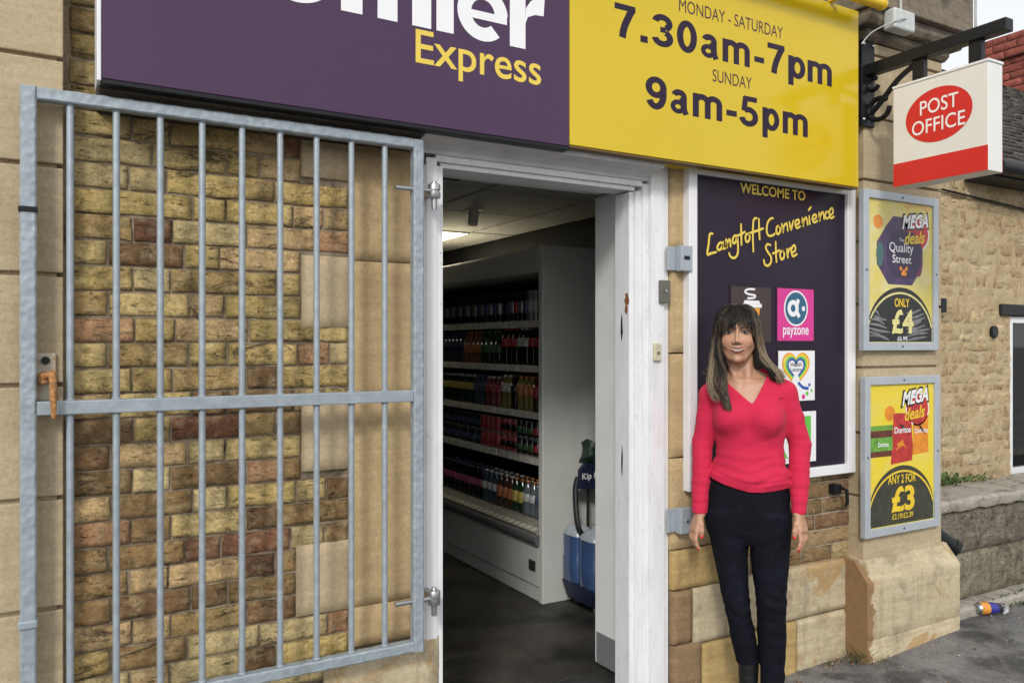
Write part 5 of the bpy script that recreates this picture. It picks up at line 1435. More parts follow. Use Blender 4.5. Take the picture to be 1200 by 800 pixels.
LEAFM, nt, bs = new_mat('fresh green leaf')
v = coords(nt); nt.links.new(ramp(nt, noise(nt, v, 18, 3), [(0.3, (0.030, 0.075, 0.018)), (0.7, (0.095, 0.18, 0.045))]), bs.inputs['Base Color']); bs.inputs['Roughness'].default_value = 0.5
def leafy(b, c, n, spread, lmin, lmax, up=0.8, wr=0.28):
    for k in range(n):
        base = Vector((c[0]+random.gauss(0, spread[0]), c[1]+random.gauss(0, spread[1]), c[2]+random.uniform(0, spread[2])))
        a = random.uniform(0, 2*math.pi); el = random.uniform(0.1, 1.2)*up; L_ = random.uniform(lmin, lmax)
        d = Vector((math.cos(a)*math.cos(el), math.sin(a)*math.cos(el), math.sin(el)))
        s_ = d.cross(Vector((0, 0, 1))); s_ = s_.normalized() if s_.length > 0.01 else Vector((1, 0, 0)); nn = s_.cross(d)
        w = L_*wr; P = []
        for t_, ww, sag in ((0, 0.1, 0), (0.35, 1.0, 0.04), (0.7, 0.75, -0.02), (1.0, 0.0, -0.16)):
            m_ = base+d*L_*t_+nn*L_*sag
            P.append((m_-s_*w*ww*0.5, m_+nn*w*-0.15*ww, m_+s_*w*ww*0.5))
        vs = [tuple(q_) for r_ in P for q_ in r_]
        b.add(vs, [(i*3+j, i*3+j+1, i*3+j+4, i*3+j+3) for i in range(3) for j in range(2)])
random.seed(8)
pl = thing('leafy_plant', (4.8, 0.36, 0.5), 'bushy green plant growing behind the garden wall coping', 'plant')
b = MB(); leafy(b, (4.66, 0.34, 0.56), 420, (0.10, 0.06, 0.09), 0.025, 0.055); leafy(b, (4.93, 0.35, 0.56), 380, (0.13, 0.06, 0.07), 0.025, 0.05); leafy(b, (5.18, 0.37, 0.55), 90, (0.07, 0.04, 0.04), 0.02, 0.045)
part('foliage', b, LEAFM, pl)
b = MB()
for k in range(9): b.tube([(4.6+0.08*k, 0.35, 0.49), (4.6+0.085*k, 0.34, 0.60)], 0.004, 6)
part('stem', b, plain('brown stem', (0.08, 0.06, 0.03), 0.8), pl)

# squashed drinks can
DC = Vector((4.40, -0.135, 0.0))
cn = thing('drink_can', (4.42, -0.135, 0.035), 'crushed orange and blue drinks can lying by the garden wall foot', 'can', rz=R(-24))
n = 20; rings = []
prof = [(0.024, 0.0), (0.027, 0.002), (0.026, 0.008), (0.032, 0.018), (0.033, 0.035), (0.033, 0.06), (0.032, 0.085), (0.031, 0.105), (0.030, 0.125), (0.026, 0.145)]
def canpart(name, a, e, mt):
    b = MB(); vs, fs = [], []
    for (r_, x) in prof[a:e+1]:
        for k in range(n):
            an = 2*math.pi*k/n; dent = 1-0.22*max(0, math.cos(an-2.0))*max(0, min(1, (x-0.05)/0.06))
            vs.append((x*1.12-0.075, r_*math.cos(an)*dent, r_*math.sin(an)*dent*(1-0.25*max(0, (x-0.09)/0.05))-0.002))
    for i in range(e-a):
        for k in range(n): fs.append((i*n+k, i*n+(k+1) % n, (i+1)*n+(k+1) % n, (i+1)*n+k))
    fs.append(tuple(range(n))); fs.append(tuple((e-a)*n+k for k in range(n)))
    b.add(vs, fs); return part(name, b, mt, cn, local=True, auto=True)
canpart('end', 0, 3, STEEL); canpart('orange_band', 3, 5, plain('orange can paint', (0.62, 0.26, 0.04), 0.3)); canpart('blue_band', 5, 7, plain('deep blue can paint', (0.03, 0.03, 0.22), 0.3)); canpart('base', 7, 8, plain('dark can paint', (0.012, 0.01, 0.03), 0.35))
b = MB(); b.add([(0.062, -0.03, -0.030), (0.075, -0.028, 0.025), (0.115, 0.0, 0.0), (0.108, -0.01, -0.025), (0.07, 0.02, 0.015)], [(0, 1, 2, 3), (1, 4, 2)]); part('torn_flap', b, plain('bare aluminium', (0.6, 0.6, 0.62), 0.35, metal=0.4), cn, local=True)
# weeds, moss and litter: what nobody could count
random.seed(12)
WEED, nt, bs = new_mat('dry roadside grass'); v = coords(nt)
nt.links.new(ramp(nt, noise(nt, v, 25, 3), [(0.35, (0.07, 0.09, 0.025)), (0.65, (0.22, 0.17, 0.07))]), bs.inputs['Base Color']); bs.inputs['Roughness'].default_value = 0.7
b = MB(); leafy(b, (3.33, -0.16, gz(3.33)), 60, (0.025, 0.03, 0.01), 0.05, 0.12, 1.0, 0.05); leafy(b, (3.42, -0.215, gz(3.4)), 25, (0.04, 0.01, 0.0), 0.03, 0.07, 0.9, 0.06)
leafy(b, (3.20, -0.10, gz(3.2)), 14, (0.06, 0.01, 0.0), 0.02, 0.05, 0.9, 0.08)
tag(part('grass_tuft', b, WEED), 'dry grass tuft in the corner at the foot of the stone pier', 'grass', kind='stuff')
MOSS, nt, bs = new_mat('moss'); v = coords(nt)
nt.links.new(ramp(nt, noise(nt, v, 40, 4), [(0.35, (0.03, 0.05, 0.012)), (0.65, (0.10, 0.13, 0.03))]), bs.inputs['Base Color']); bs.inputs['Roughness'].default_value = 0.95
b = MB()
for k in range(900):
    x = 4.42+random.random()**0.7*1.6; y = -0.115-abs(random.gauss(0, 0.022)) if random.random() < 0.6 else -0.09+random.gauss(0, 0.015)
    if fbm(np.array([x*5.0]), np.array([1.0]), np.array([0.5]), 2)[0] < -0.18: continue
    z = gz(x)+0.004 if y < -0.104 else 0.046
    leafy(b, (x, y, z), 1, (0.004, 0.004, 0.004), 0.008, 0.022, 1.0, 0.45)
tag(part('moss', b, MOSS), 'green moss and weeds along the foot of the garden wall', 'moss', kind='stuff')
LIT = plain('fallen leaf', (0.17, 0.085, 0.035), 0.7, var=0.6, scale=8); LIT2 = plain('pale litter', (0.42, 0.36, 0.27), 0.7, var=0.4, scale=8)
for mt, nm, n_, lab in ((LIT, 'leaf_litter', 70, 'brown fallen leaves scattered along the foot of the plinth'), (LIT2, 'grit', 90, 'pale grit and petals scattered along the foot of the plinth')):
    b = MB()
    for k in range(n_):
        x = random.choice((random.uniform(2.75, 3.38), random.gauss(3.28, 0.05), random.uniform(3.0, 4.6), random.uniform(2.9, 5.0)))
        y = (-0.075 if x < 3.34 else -0.20 if x < 4.07 else -0.12)-abs(random.gauss(0.02, 0.05 if x < 3.4 else 0.16))
        s_ = random.uniform(0.004, 0.014) if mt is LIT else random.uniform(0.002, 0.008)
        a = random.uniform(0, 6.28); z = gz(x)+0.005
        b.add([(x+s_*math.cos(a), y+s_*math.sin(a), z+random.uniform(0, 0.006)), (x-s_*0.5*math.sin(a), y+s_*0.5*math.cos(a), z+0.002), (x-s_*math.cos(a), y-s_*math.sin(a), z+random.uniform(0, 0.006)), (x+s_*0.5*math.sin(a), y-s_*0.5*math.cos(a), z+0.001)], [(0, 1, 2, 3)])
    tag(part(nm, b, mt), lab, 'litter', kind='stuff')
# ---------------------------------------------------------------- the woman: distance fields turned into smooth surfaces
class Field:
    def __init__(s, xs, ys, zs):
        s.xs, s.ys, s.zs = [np.asarray(a, np.float32) for a in (xs, ys, zs)]
        s.f = np.full((len(xs), len(ys), len(zs)), 0.2, np.float32)
    def sub(s, lo, hi):
        i = [slice(max(0, np.searchsorted(a, l)-1), min(len(a), np.searchsorted(a, h)+1)) for a, l, h in zip((s.xs, s.ys, s.zs), lo, hi)]
        return tuple(i), np.meshgrid(s.xs[i[0]], s.ys[i[1]], s.zs[i[2]], indexing='ij', sparse=True)
    def put(s, fn, lo, hi, k=0.01, op='add'):
        m = 0.03+k
        i, (X, Y, Z) = s.sub([a-m for a in lo], [a+m for a in hi])
        d = fn(X, Y, Z).astype(np.float32); a = s.f[i]
        if op == 'add':
            h = np.clip(0.5+0.5*(a-d)/k, 0, 1); s.f[i] = a*(1-h)+d*h-k*h*(1-h)
        else:
            h = np.clip(0.5-0.5*(a+d)/k, 0, 1); s.f[i] = a*(1-h)-d*h+k*h*(1-h)
    def cone(s, a, b, ra, rb, k=0.01, op='add', sq=None):
        """rounded cone from a to b; sq squashes it along y"""
        a = np.array(a, float); b = np.array(b, float); ab = b-a; L2 = ab@ab; q = sq or 1.0
        def fn(X, Y, Z):
            px, py, pz = X-a[0], Y-a[1], Z-a[2]
            t = np.clip((px*ab[0]+py*ab[1]+pz*ab[2])/L2, 0, 1)
            dx, dy, dz = px-ab[0]*t, (py-ab[1]*t)/q, pz-ab[2]*t
            return (np.sqrt(dx*dx+dy*dy+dz*dz)-(ra+(rb-ra)*t))*min(1, q)
        r = max(ra, rb)*max(1, q)
        s.put(fn, np.minimum(a, b)-r, np.maximum(a, b)+r, k, op)
    def chain(s, pts, k=0.01, op='add', sq=None):
        for (p, r), (p2, r2) in zip(pts[:-1], pts[1:]): s.cone(p, p2, r, r2, k, op, sq)
    def ell(s, c, r, k=0.01, op='add', tilt=0.0):
        c = np.array(c, float); r = np.array(r, float); ct, st = math.cos(tilt), math.sin(tilt)
        def fn(X, Y, Z):
            x, y, z = X-c[0], Y-c[1], Z-c[2]
            y, z = y*ct-z*st, y*st+z*ct
            k0 = np.sqrt((x/r[0])**2+(y/r[1])**2+(z/r[2])**2)
            k1 = np.sqrt((x/r[0]**2)**2+(y/r[1]**2)**2+(z/r[2]**2)**2)+1e-6
            return k0*(k0-1)/k1
        m = r.max(); s.put(fn, c-m, c+m, k, op)
    def loft(s, rows, k=0.01, e=2.0):
        """rows of (z, cx, cy, a, b): a stack of elliptic sections"""
        rows = sorted(rows); zz = np.array([r[0] for r in rows])
        zs = np.linspace(zz[0], zz[-1], 200)
        col = []
        for j in range(1, 5):
            v = np.interp(zs, zz, [r[j] for r in rows]); kk = np.ones(15)/15
            vp = np.concatenate([np.full(7, v[0]), v, np.full(7, v[-1])]); col.append(np.convolve(vp, kk, 'valid'))
        def fn(X, Y, Z):
            cx, cy, a, b = [np.interp(Z.ravel(), zs, c).reshape(Z.shape) for c in col]
            rr = (np.abs((X-cx)/a)**e+np.abs((Y-cy)/b)**e)**(1/e)
            d = (rr-1)*np.minimum(a, b)
            dz = np.maximum(zs[0]-Z, Z-zs[-1])
            return np.maximum(d, dz)
        lo = (min(r[1]-r[3] for r in rows), min(r[2]-r[4] for r in rows), zz[0]); hi = (max(r[1]+r[3] for r in rows), max(r[2]+r[4] for r in rows), zz[-1])
        s.put(fn, lo, hi, k)
    def mesh(s):
        f = s.f; nx, ny, nz = f.shape
        ins = f < 0
        c = ins[:-1, :-1, :-1].astype(np.int8)
        for d in ((1, 0, 0), (0, 1, 0), (0, 0, 1), (1, 1, 0), (1, 0, 1), (0, 1, 1), (1, 1, 1)):
            c = c+ins[d[0]:nx-1+d[0], d[1]:ny-1+d[1], d[2]:nz-1+d[2]]
        act = (c > 0) & (c < 8)
        I, J, K = np.nonzero(act)
        ids = np.full(act.shape, -1, np.int32); ids[I, J, K] = np.arange(len(I))
        acc = np.zeros((len(I), 3)); cnt = np.zeros(len(I))
        ax = (s.xs, s.ys, s.zs)
        for axis in range(3):
            o = [(0, 0), (0, 1), (1, 0), (1, 1)]
            for u, v in o:
                d0 = [0, 0, 0]; oth = [a for a in range(3) if a != axis]
                d0[oth[0]] = u; d0[oth[1]] = v
                d1 = list(d0); d1[axis] = 1
                f0 = f[I+d0[0], J+d0[1], K+d0[2]]; f1 = f[I+d1[0], J+d1[1], K+d1[2]]
                mcr = (f0 < 0) != (f1 < 0)
                t = np.where(mcr, f0/np.where(mcr, f0-f1, 1), 0)
                idx = [I, J, K]
                P = []
                for a in range(3):
                    base = ax[a][idx[a]+d0[a]]
                    if a == axis: base = base+t*(ax[a][idx[a]+1]-ax[a][idx[a]])
                    P.append(base)
                acc += np.stack(P, 1)*mcr[:, None]; cnt += mcr
        V = acc/cnt[:, None]
        F = []
        for axis in range(3):
            sl0 = [slice(1, -1)]*3; sl0[axis] = slice(0, f.shape[axis]-1)
            a0 = ins[tuple(sl0)]
            sl1 = list(sl0); sl1[axis] = slice(1, f.shape[axis])
            a1 = ins[tuple(sl1)]
            for flip in (False, True):
                g_ = (a0 & ~a1) if not flip else (~a0 & a1)
                q = list(np.nonzero(g_))
                for a in range(3):
                    if a != axis: q[a] = q[a]+1
                oth = [a for a in range(3) if a != axis]
                def cell(u, v):
                    w = [q[0].copy(), q[1].copy(), q[2].copy()]
                    w[oth[0]] = w[oth[0]]-u; w[oth[1]] = w[oth[1]]-v
                    return ids[w[0], w[1], w[2]]
                quad = np.stack([cell(1, 1), cell(0, 1), cell(0, 0), cell(1, 0)], 1)
                if flip != (axis == 1): quad = quad[:, ::-1]
                F.append(quad)
        F = np.concatenate(F); F = F[(F >= 0).all(1)]
        return V, F
def axis(parts):
    """non-uniform sampling: [(start, stop, step), ...]"""
    out = []
    for a, b, st in parts: out += list(np.arange(a, b-st*0.25, st))
    return np.array(out+[parts[-1][1]])
KPX = 3.255/946.0
def lx(px): return (px-878)*KPX
def lz(py): return 1.53-(py-403.5)*KPX
GZP = gz(2.45)
per = thing('person', (2.448, -0.30, GZP), 'smiling woman in a raspberry red jumper and dark jeans standing before the purple panel', 'person', rz=R(-46.2))
PZ = -0.07-GZP                                                       # small correction of the measured heights

HC = (lx(864.8), -0.015)                                             # head centre line (x, y)
ZE = lz(389.5)                                                       # eye height
# ------- body (skin) in one continuous surface
xs = axis([(-0.27, HC[0]-0.085, 0.0042), (HC[0]-0.085, HC[0]+0.085, 0.0022), (HC[0]+0.087, 0.26, 0.0042)])
ys = axis([(-0.20, -0.135, 0.004), (-0.135, -0.03, 0.0024), (-0.03, 0.16, 0.0045)])
zs = axis([(0.02, 0.70, 0.006), (0.70, 0.88, 0.003), (0.88, 1.40, 0.006), (1.40, 1.70, 0.0023)])
B = Field(xs, ys, zs)
hx_, hy_ = HC
def face(dx, y, z): return (hx_+dx, y, ZE+z)
B.ell(face(0, 0.005, 0.028), (0.070, 0.090, 0.080), 0.01)             # skull
B.ell(face(0, -0.038, -0.035), (0.0555, 0.058, 0.080), 0.02)           # face mass
B.ell(face(0, -0.052, -0.085), (0.032, 0.038, 0.034), 0.02)           # jaw
B.ell(face(0, -0.082, -0.107), (0.017, 0.014, 0.013), 0.012)          # chin
for sg in (-1, 1):
    B.ell(face(sg*0.034, -0.066, -0.036), (0.0235, 0.0215, 0.026), 0.02)      # cheekbones, lifted by the smile
    B.cone(face(sg*0.050, -0.02, -0.055), face(sg*0.022, -0.058, -0.098), 0.019, 0.015, 0.02)   # jaw line
    B.ell(face(sg*0.031, -0.098, 0.001), (0.019, 0.012, 0.0105), 0.008, 'sub')   # eye sockets
    B.cone(face(sg*0.014, -0.092, 0.018), face(sg*0.046, -0.077, 0.019), 0.0058, 0.0055, 0.010)  # brow ridge
    B.ell(face(sg*0.0310, -0.0800, 0.000), (0.0150, 0.0120, 0.0115), 0.003)      # eyelids over the eyeball
    B.ell(face(sg*0.0715, 0.005, -0.012), (0.008, 0.016, 0.029), 0.006)          # ears
    B.ell(face(sg*0.0125, -0.1015, -0.0400), (0.0076, 0.0085, 0.0066), 0.005)     # nostril wings
B.cone(face(0, -0.094, 0.010), face(0, -0.112, -0.0345), 0.0055, 0.0085, 0.008)   # nose
B.ell(face(0, -0.083, -0.070), (0.027, 0.013, 0.018), 0.012)                     # muzzle
ZM = -0.0690
for (a, b_, r) in (((-0.0285, -0.081, ZM+0.0085), (-0.009, -0.0965, ZM+0.0045), 0.0028), ((-0.009, -0.0965, ZM+0.0045), (0.009, -0.0965, ZM+0.0045), 0.0036), ((0.009, -0.0965, ZM+0.0045), (0.0285, -0.081, ZM+0.0085), 0.0028),
                   ((-0.0275, -0.081, ZM+0.006), (-0.009, -0.0955, ZM-0.0080), 0.0030), ((-0.009, -0.0955, ZM-0.0080), (0.009, -0.0955, ZM-0.0080), 0.0042), ((0.009, -0.0955, ZM-0.0080), (0.0275, -0.081, ZM+0.006), 0.0030)):
    B.cone(face(*a), face(*b_), r, r, 0.004)
B.ell(face(0, -0.099, ZM-0.001), (0.019, 0.005, 0.0032), 0.003, 'sub')           # parted lips
# neck, chest, arms, legs
nx_ = lx(871)
B.cone((hx_+0.004, 0.018, ZE-0.075), (nx_+0.006, 0.030, 1.40), 0.050, 0.054, 0.02)
for sg in (-1, 1):
    B.cone((hx_+sg*0.045, 0.0, ZE-0.085), (nx_+sg*0.018, -0.035, 1.372), 0.010, 0.012, 0.02)     # neck tendons
    B.cone((nx_+sg*0.020, -0.047, 1.362), (nx_+sg*0.10, -0.035, 1.372), 0.010, 0.009, 0.02)       # collar bones
B.loft([(1.385, -0.012, 0.022, 0.080, 0.062), (1.35, -0.012, 0.01, 0.130, 0.080), (1.28, -0.004, 0.0, 0.142, 0.096), (1.20, -0.002, 0.0, 0.136, 0.096), (1.10, 0.0, 0.0, 0.122, 0.088), (1.02, 0.0, 0.0, 0.135, 0.095), (0.90, 0.0, 0.005, 0.140, 0.095), (0.82, 0.0, 0.005, 0.120, 0.085)], 0.03)
SHL, SHR = (lx(835), 0.015, 1.322), (lx(917), 0.01, 1.338)
ELL, ELR = (lx(825), 0.010, 1.130), (lx(934.5), 0.02, 1.130)
WRL, WRR = (lx(822.5), -0.055, lz(601)), (lx(932), -0.050, lz(596))
B.cone((nx_-0.04, 0.025, 1.385), SHL, 0.035, 0.042, 0.03); B.cone((nx_+0.045, 0.025, 1.39), SHR, 0.035, 0.042, 0.03)
B.chain([(SHL, 0.038), (ELL, 0.031), (WRL, 0.0235)], 0.02, sq=None); B.chain([(SHR, 0.038), (ELR, 0.031), (WRR, 0.0235)], 0.02)
LEGL = [(0.86, lx(850), 0.0, 0.082, 0.098), (0.80, lx(852), 0.0, 0.083, 0.092), (0.745, lx(856), -0.002, 0.0785, 0.086), (0.682, lx(856.7), -0.005, 0.068, 0.078), (0.558, lx(861.4), -0.014, 0.0560, 0.063), (0.47, lx(865), -0.012, 0.0505, 0.058), (0.362, lx(870.5), 0.004, 0.0505, 0.058), (0.245, lx(876.5), 0.018, 0.0455, 0.050), (0.09, lx(877.5), 0.025, 0.034, 0.04)]
LEGR = [(0.86, lx(902), 0.0, 0.078, 0.098), (0.80, lx(902), 0.0, 0.080, 0.092), (0.745, lx(901.5), -0.002, 0.0775, 0.088), (0.682, lx(901), -0.006, 0.0765, 0.084), (0.558, lx(901.8), -0.016, 0.0615, 0.068), (0.47, lx(902.3), -0.016, 0.0555, 0.062), (0.362, lx(903.5), -0.006, 0.0560, 0.062), (0.245, lx(903.5), 0.004, 0.0495, 0.053), (0.09, lx(903.5), 0.012, 0.035, 0.042)]
shrink = lambda rows, d: [(z, cx, cy, a-d, b_-d) for z, cx, cy, a, b_ in rows]
lower = lambda rows: [(z, cx, cy, a-(0.020 if z < 0.3 else 0.010), b_-(0.020 if z < 0.3 else 0.010)) for z, cx, cy, a, b_ in rows]
B.loft(lower(LEGL), 0.02); B.loft(lower(LEGR), 0.02)
for cx, cy in ((lx(876.5), 0.025), (lx(904.5), 0.02)):
    B.cone((cx, cy, 0.10), (cx, cy-0.13, 0.045), 0.032, 0.028, 0.02, sq=None)
# hands: palm, four unequal bent fingers, a thumb from the side of the palm
def hand(wr, p, bdir, thumbs, fingers, thumb):
    """p: end of the palm; bdir: the way the fingers close; thumbs: the side the thumb is on"""
    w = np.array(wr); p = np.array(p)
    d = (p-w)/np.linalg.norm(p-w)
    side = np.array(thumbs, float); side -= d*(side@d); side /= np.linalg.norm(side)
    bd_ = np.array(bdir, float); bd_ -= d*(bd_@d)+side*(bd_@side); bd_ /= np.linalg.norm(bd_)
    for t in (-1.3, -0.45, 0.45, 1.3):
        B.cone(w+side*t*0.010, p+side*t*0.0165, 0.0145, 0.0112, 0.008)
    nails = []
    for (off, L_, bends, r) in fingers:
        q = p+side*off*0.0172; rr = r; pts = [(q-d*0.012, r*1.08)]; ang = 0
        for ln, bend in zip((L_, L_*0.62, L_*0.50), bends):
            ang += bend
            dirv = d*math.cos(ang)+bd_*math.sin(ang)+side*off*0.05
            q = q+dirv*ln; rr *= 0.93; pts.append((q, rr))
        B.chain(pts, 0.0022)
        out_ = d*math.sin(ang)*1.0-bd_*math.cos(ang)
        nails.append((q+out_*rr*0.8, 0.0070))
    q0 = w+(p-w)*0.28+side*0.014; pts = [(q0, 0.0130)]
    for (a_, b__, c_), r in thumb:
        q0 = q0+side*a_+bd_*b__+d*c_; pts.append((q0, r))
    B.chain(pts, 0.004); nails.append((q0+side*0.006, 0.0072))
    return nails
PLM = (lx(816.5), -0.072, lz(620)); PRM = (lx(936), -0.066, lz(614))
TH = [((0.012, 0.008, 0.020), 0.0108), ((0.005, 0.010, 0.026), 0.0094), ((-0.002, 0.006, 0.021), 0.0076)]
# her right hand (left in the picture), fingers curling in towards the thigh, thumb to the front
N1 = hand(WRL, PLM, (0.85, -0.35, 0), (0.45, -0.85, 0), [(-1.35, 0.029, (0.25, 0.65, 0.45), 0.0074), (-0.45, 0.035, (0.22, 0.55, 0.40), 0.0082), (0.45, 0.037, (0.20, 0.48, 0.35), 0.0084), (1.35, 0.034, (0.15, 0.42, 0.30), 0.0082)], TH)
N2 = hand(WRR, PRM, (-0.85, -0.35, 0), (-0.45, -0.85, 0), [(-1.35, 0.029, (0.20, 0.45, 0.40), 0.0074), (-0.45, 0.035, (0.18, 0.40, 0.35), 0.0082), (0.45, 0.037, (0.15, 0.35, 0.30), 0.0084), (1.35, 0.034, (0.12, 0.30, 0.25), 0.0082)], TH)
V, F = B.mesh()
# colours of skin, lips, eyes and nails
SK = np.array([0.43, 0.235, 0.145]); colr = np.tile(SK, (len(V), 1))
mott = fbm(V[:, 0]*30, V[:, 1]*30, V[:, 2]*30, 3)[:, None]; colr *= (1+0.10*mott)
dx = V[:, 0]-hx_; dz = V[:, 2]-ZE; front = V[:, 1] < -0.055
def blend(mask, c): 
    global colr
    m_ = np.clip(mask, 0, 1)[:, None]; colr = colr*(1-m_)+np.array(c)*m_
sm = lambda v, w: np.clip(0.5-v/w, 0, 1)
for sg in (-1, 1):
    e = np.sqrt(((dx-sg*0.040)/0.020)**2+((dz+0.036)/0.018)**2); blend(sm(e-1, 0.8)*0.35*front, (0.50, 0.20, 0.13))
ml = ZM+0.0005+ (dx/0.027)**2*0.0075
upper = (dz-ml); inl = sm(np.abs(dx)-0.0292, 0.004)*front
blend(inl*sm(np.abs(upper-0.0042)-0.0040*(1-(dx/0.034)**2), 0.003), (0.15, 0.043, 0.038))
blend(inl*sm(np.abs(upper+0.0084)-0.0070*(1-(dx/0.033)**2), 0.003), (0.17, 0.050, 0.045))
blend(sm(np.abs(dx)-0.0205, 0.004)*front*sm(np.abs(upper+0.0012)-0.0034*(1-(dx/0.027)**2), 0.0016), (0.62, 0.56, 0.49))
for sg in (-1, 1):
    ex = dx-sg*0.031
    lid = 0.0044*(1-(ex/0.0165)**2)
    blend(sm(np.abs(dz-0.000)-lid, 0.002)*(np.abs(ex) < 0.0165)*front, (0.35, 0.30, 0.28))
    blend(sm(np.sqrt(ex**2+dz**2)-0.0070, 0.002)*sm(np.abs(dz)-lid-0.001, 0.002)*front, (0.012, 0.007, 0.005))
    blend(sm(np.abs(dz-(lid+0.0018))-0.0028, 0.0016)*(np.abs(ex) < 0.0185)*front, (0.012, 0.008, 0.007))
    blend(0.85*sm(np.abs(dz+lid+0.0012)-0.0013, 0.0012)*(np.abs(ex) < 0.016)*front, (0.05, 0.025, 0.02))
    bw = 0.0195-0.0035*((ex-sg*0.004)/0.02)**2
    blend(0.9*sm(np.abs(dz-bw)-0.0030, 0.002)*(np.abs(ex) < 0.021)*front, (0.025, 0.017, 0.012))
blend(0.3*sm(np.sqrt((np.abs(dx)-0.0055)**2+(dz+0.0460)**2)-0.003, 0.002)*front, (0.10, 0.04, 0.03))
for q_, r in N1+N2:
    dd = np.linalg.norm(V-q_, axis=1); blend(sm(dd-r, 0.0025), (0.72, 0.035, 0.03))
V[:, 2] += PZ
SKIN, nt, bs = new_mat('skin')
nt.links.new(attr(nt), bs.inputs['Base Color']); bs.inputs['Roughness'].default_value = 0.48; bs.inputs['Subsurface Weight'].default_value = 0.12
bs.inputs['Subsurface Radius'].default_value = (0.6, 0.25, 0.12); bs.inputs['Subsurface Scale'].default_value = 0.012
bump(nt, bs, noise(nt, coords(nt), 420, 3), 0.08, 0.001)
body = link('body', np_mesh('body', V, F, colr), SKIN, per, smooth=True)

# ------- jumper
xs = axis([(-0.27, 0.26, 0.0042)]); ys = axis([(-0.21, 0.16, 0.0044)]); zs = axis([(0.82, 1.46, 0.0042)])
S = Field(xs, ys, zs)
S.loft([(1.445, nx_, 0.036, 0.064, 0.054), (1.415, nx_, 0.032, 0.094, 0.070), (1.385, -0.010, 0.020, 0.116, 0.086), (1.35, -0.008, 0.008, 0.138, 0.096), (1.28, -0.003, 0.0, 0.152, 0.106), (1.22, 0.0, 0.0, 0.149, 0.106), (1.12, 0.002, 0.0, 0.131, 0.099), (1.06, 0.002, 0.0, 0.138, 0.106), (1.02, 0.0, 0.0, 0.163, 0.118), (0.99, 0.0, 0.0, 0.170, 0.122), (0.965, 0.0, 0.002, 0.167, 0.118), (0.945, 0.0, 0.002, 0.165, 0.116)], 0.01)
for sg in (-1, 1): S.ell((sg*0.068-0.002, -0.078, 1.238), (0.062, 0.052, 0.062), 0.035)
S.cone((nx_-0.040, 0.028, 1.402), SHL, 0.040, 0.050, 0.03); S.cone((nx_+0.045, 0.028, 1.408), SHR, 0.040, 0.050, 0.03)
# folds of the body, then the hem, which sits higher on the left of the picture
X3, Y3, Z3 = np.meshgrid(S.xs, S.ys, S.zs, indexing='ij', sparse=True)
fold = vnoise(X3*13+Z3*7, Y3*13, Z3*24-X3*9)*0.006
fold = fold*np.where(Z3 < 1.06, 0.9, 0.5)
waist = np.sin(Z3*2*math.pi/0.045+X3*7+vnoise(X3*9, Y3*9, Z3*5)*4.5)*0.0017*np.clip((1.12-Z3)/0.05, 0, 1)*np.clip((Z3-0.965)/0.02, 0, 1)
S.f += (fold+waist).astype(np.float32)
hem = 0.952+0.018*(X3/0.17)**2+np.maximum(0, -X3)*0.2+0*Y3
band = np.exp(-((Z3-hem-0.034)/0.006)**2)*0.0035                     # the turn of the ribbed hem band
S.f = np.maximum((S.f+band).astype(np.float32), np.where(Z3 < 1.10, hem-Z3, -1)).astype(np.float32)
Sl = Field(S.xs, S.ys, S.zs)
for sh, el, wr_ in ((SHL, ELL, WRL), (SHR, ELR, WRR)):
    Sl.chain([(sh, 0.049), (tuple(0.5*(np.array(sh)+np.array(el))), 0.0445), (el, 0.0415), (tuple(0.45*np.array(el)+0.55*np.array(wr_)), 0.037), (wr_, 0.030)], 0.008)
ring = np.sin(Z3*2*math.pi/0.034+vnoise(X3*20, Y3*20, Z3*7)*4.0)*0.0007*np.clip((1.19-Z3)/0.05, 0.15, 1)
ring = ring+vnoise(X3*18+Z3*9, Y3*18, Z3*28)*0.0030
cuff = -0.0016*np.clip((np.where(X3 < 0, WRL[2], WRR[2])+0.055-Z3)/0.01, 0, 1)
Sl.f = (Sl.f+ring*0.9-cuff).astype(np.float32)
h_ = np.clip(0.5+0.5*(S.f-Sl.f)/0.012, 0, 1); kk = np.where(Z3 < 1.12, 0.002, 0.012)
h_ = np.clip(0.5+0.5*(S.f-Sl.f)/kk, 0, 1)
S.f = (S.f*(1-h_)+Sl.f*h_-kk*h_*(1-h_)).astype(np.float32)
# keep sleeves below the hem, cut at the wrist
cut = np.where(X3 < 0, WRL[2]+0.002, WRR[2]+0.002)-Z3
S.f = np.maximum(S.f, cut).astype(np.float32)
vx0, vz0 = lx(881.5), lz(471)
t_ = np.clip((Z3-vz0)/(1.415-vz0), 0, 1.2)
half = 0.098*t_**0.9
vin = (np.abs(X3-(vx0+(nx_-vx0)*t_))-half)*0.72
vcut = np.maximum(vin, np.maximum(Y3-0.035, vz0-Z3))
S.f = np.maximum(S.f, -vcut).astype(np.float32)
inner = (np.sqrt(((X3-nx_)/0.056)**2+((Y3-0.03)/0.056)**2)-1)*0.056
S.f = np.maximum(S.f, -np.maximum(inner, 1.36-Z3)).astype(np.float32)
V, F = S.mesh(); V[:, 2] += PZ
KNIT, nt, bs = new_mat('raspberry ribbed knit')
v = coords(nt)
w = nt.nodes.new('ShaderNodeTexWave'); w.wave_type = 'BANDS'; w.bands_direction = 'X'; w.inputs['Scale'].default_value = 27; w.inputs['Distortion'].default_value = 1.2; w.inputs['Detail Scale'].default_value = 0.6
nt.links.new(v, w.inputs['Vector'])
w2 = nt.nodes.new('ShaderNodeTexWave'); w2.wave_type = 'BANDS'; w2.bands_direction = 'Z'; w2.inputs['Scale'].default_value = 60; w2.inputs['Distortion'].default_value = 1.0
nt.links.new(v, w2.inputs['Vector'])
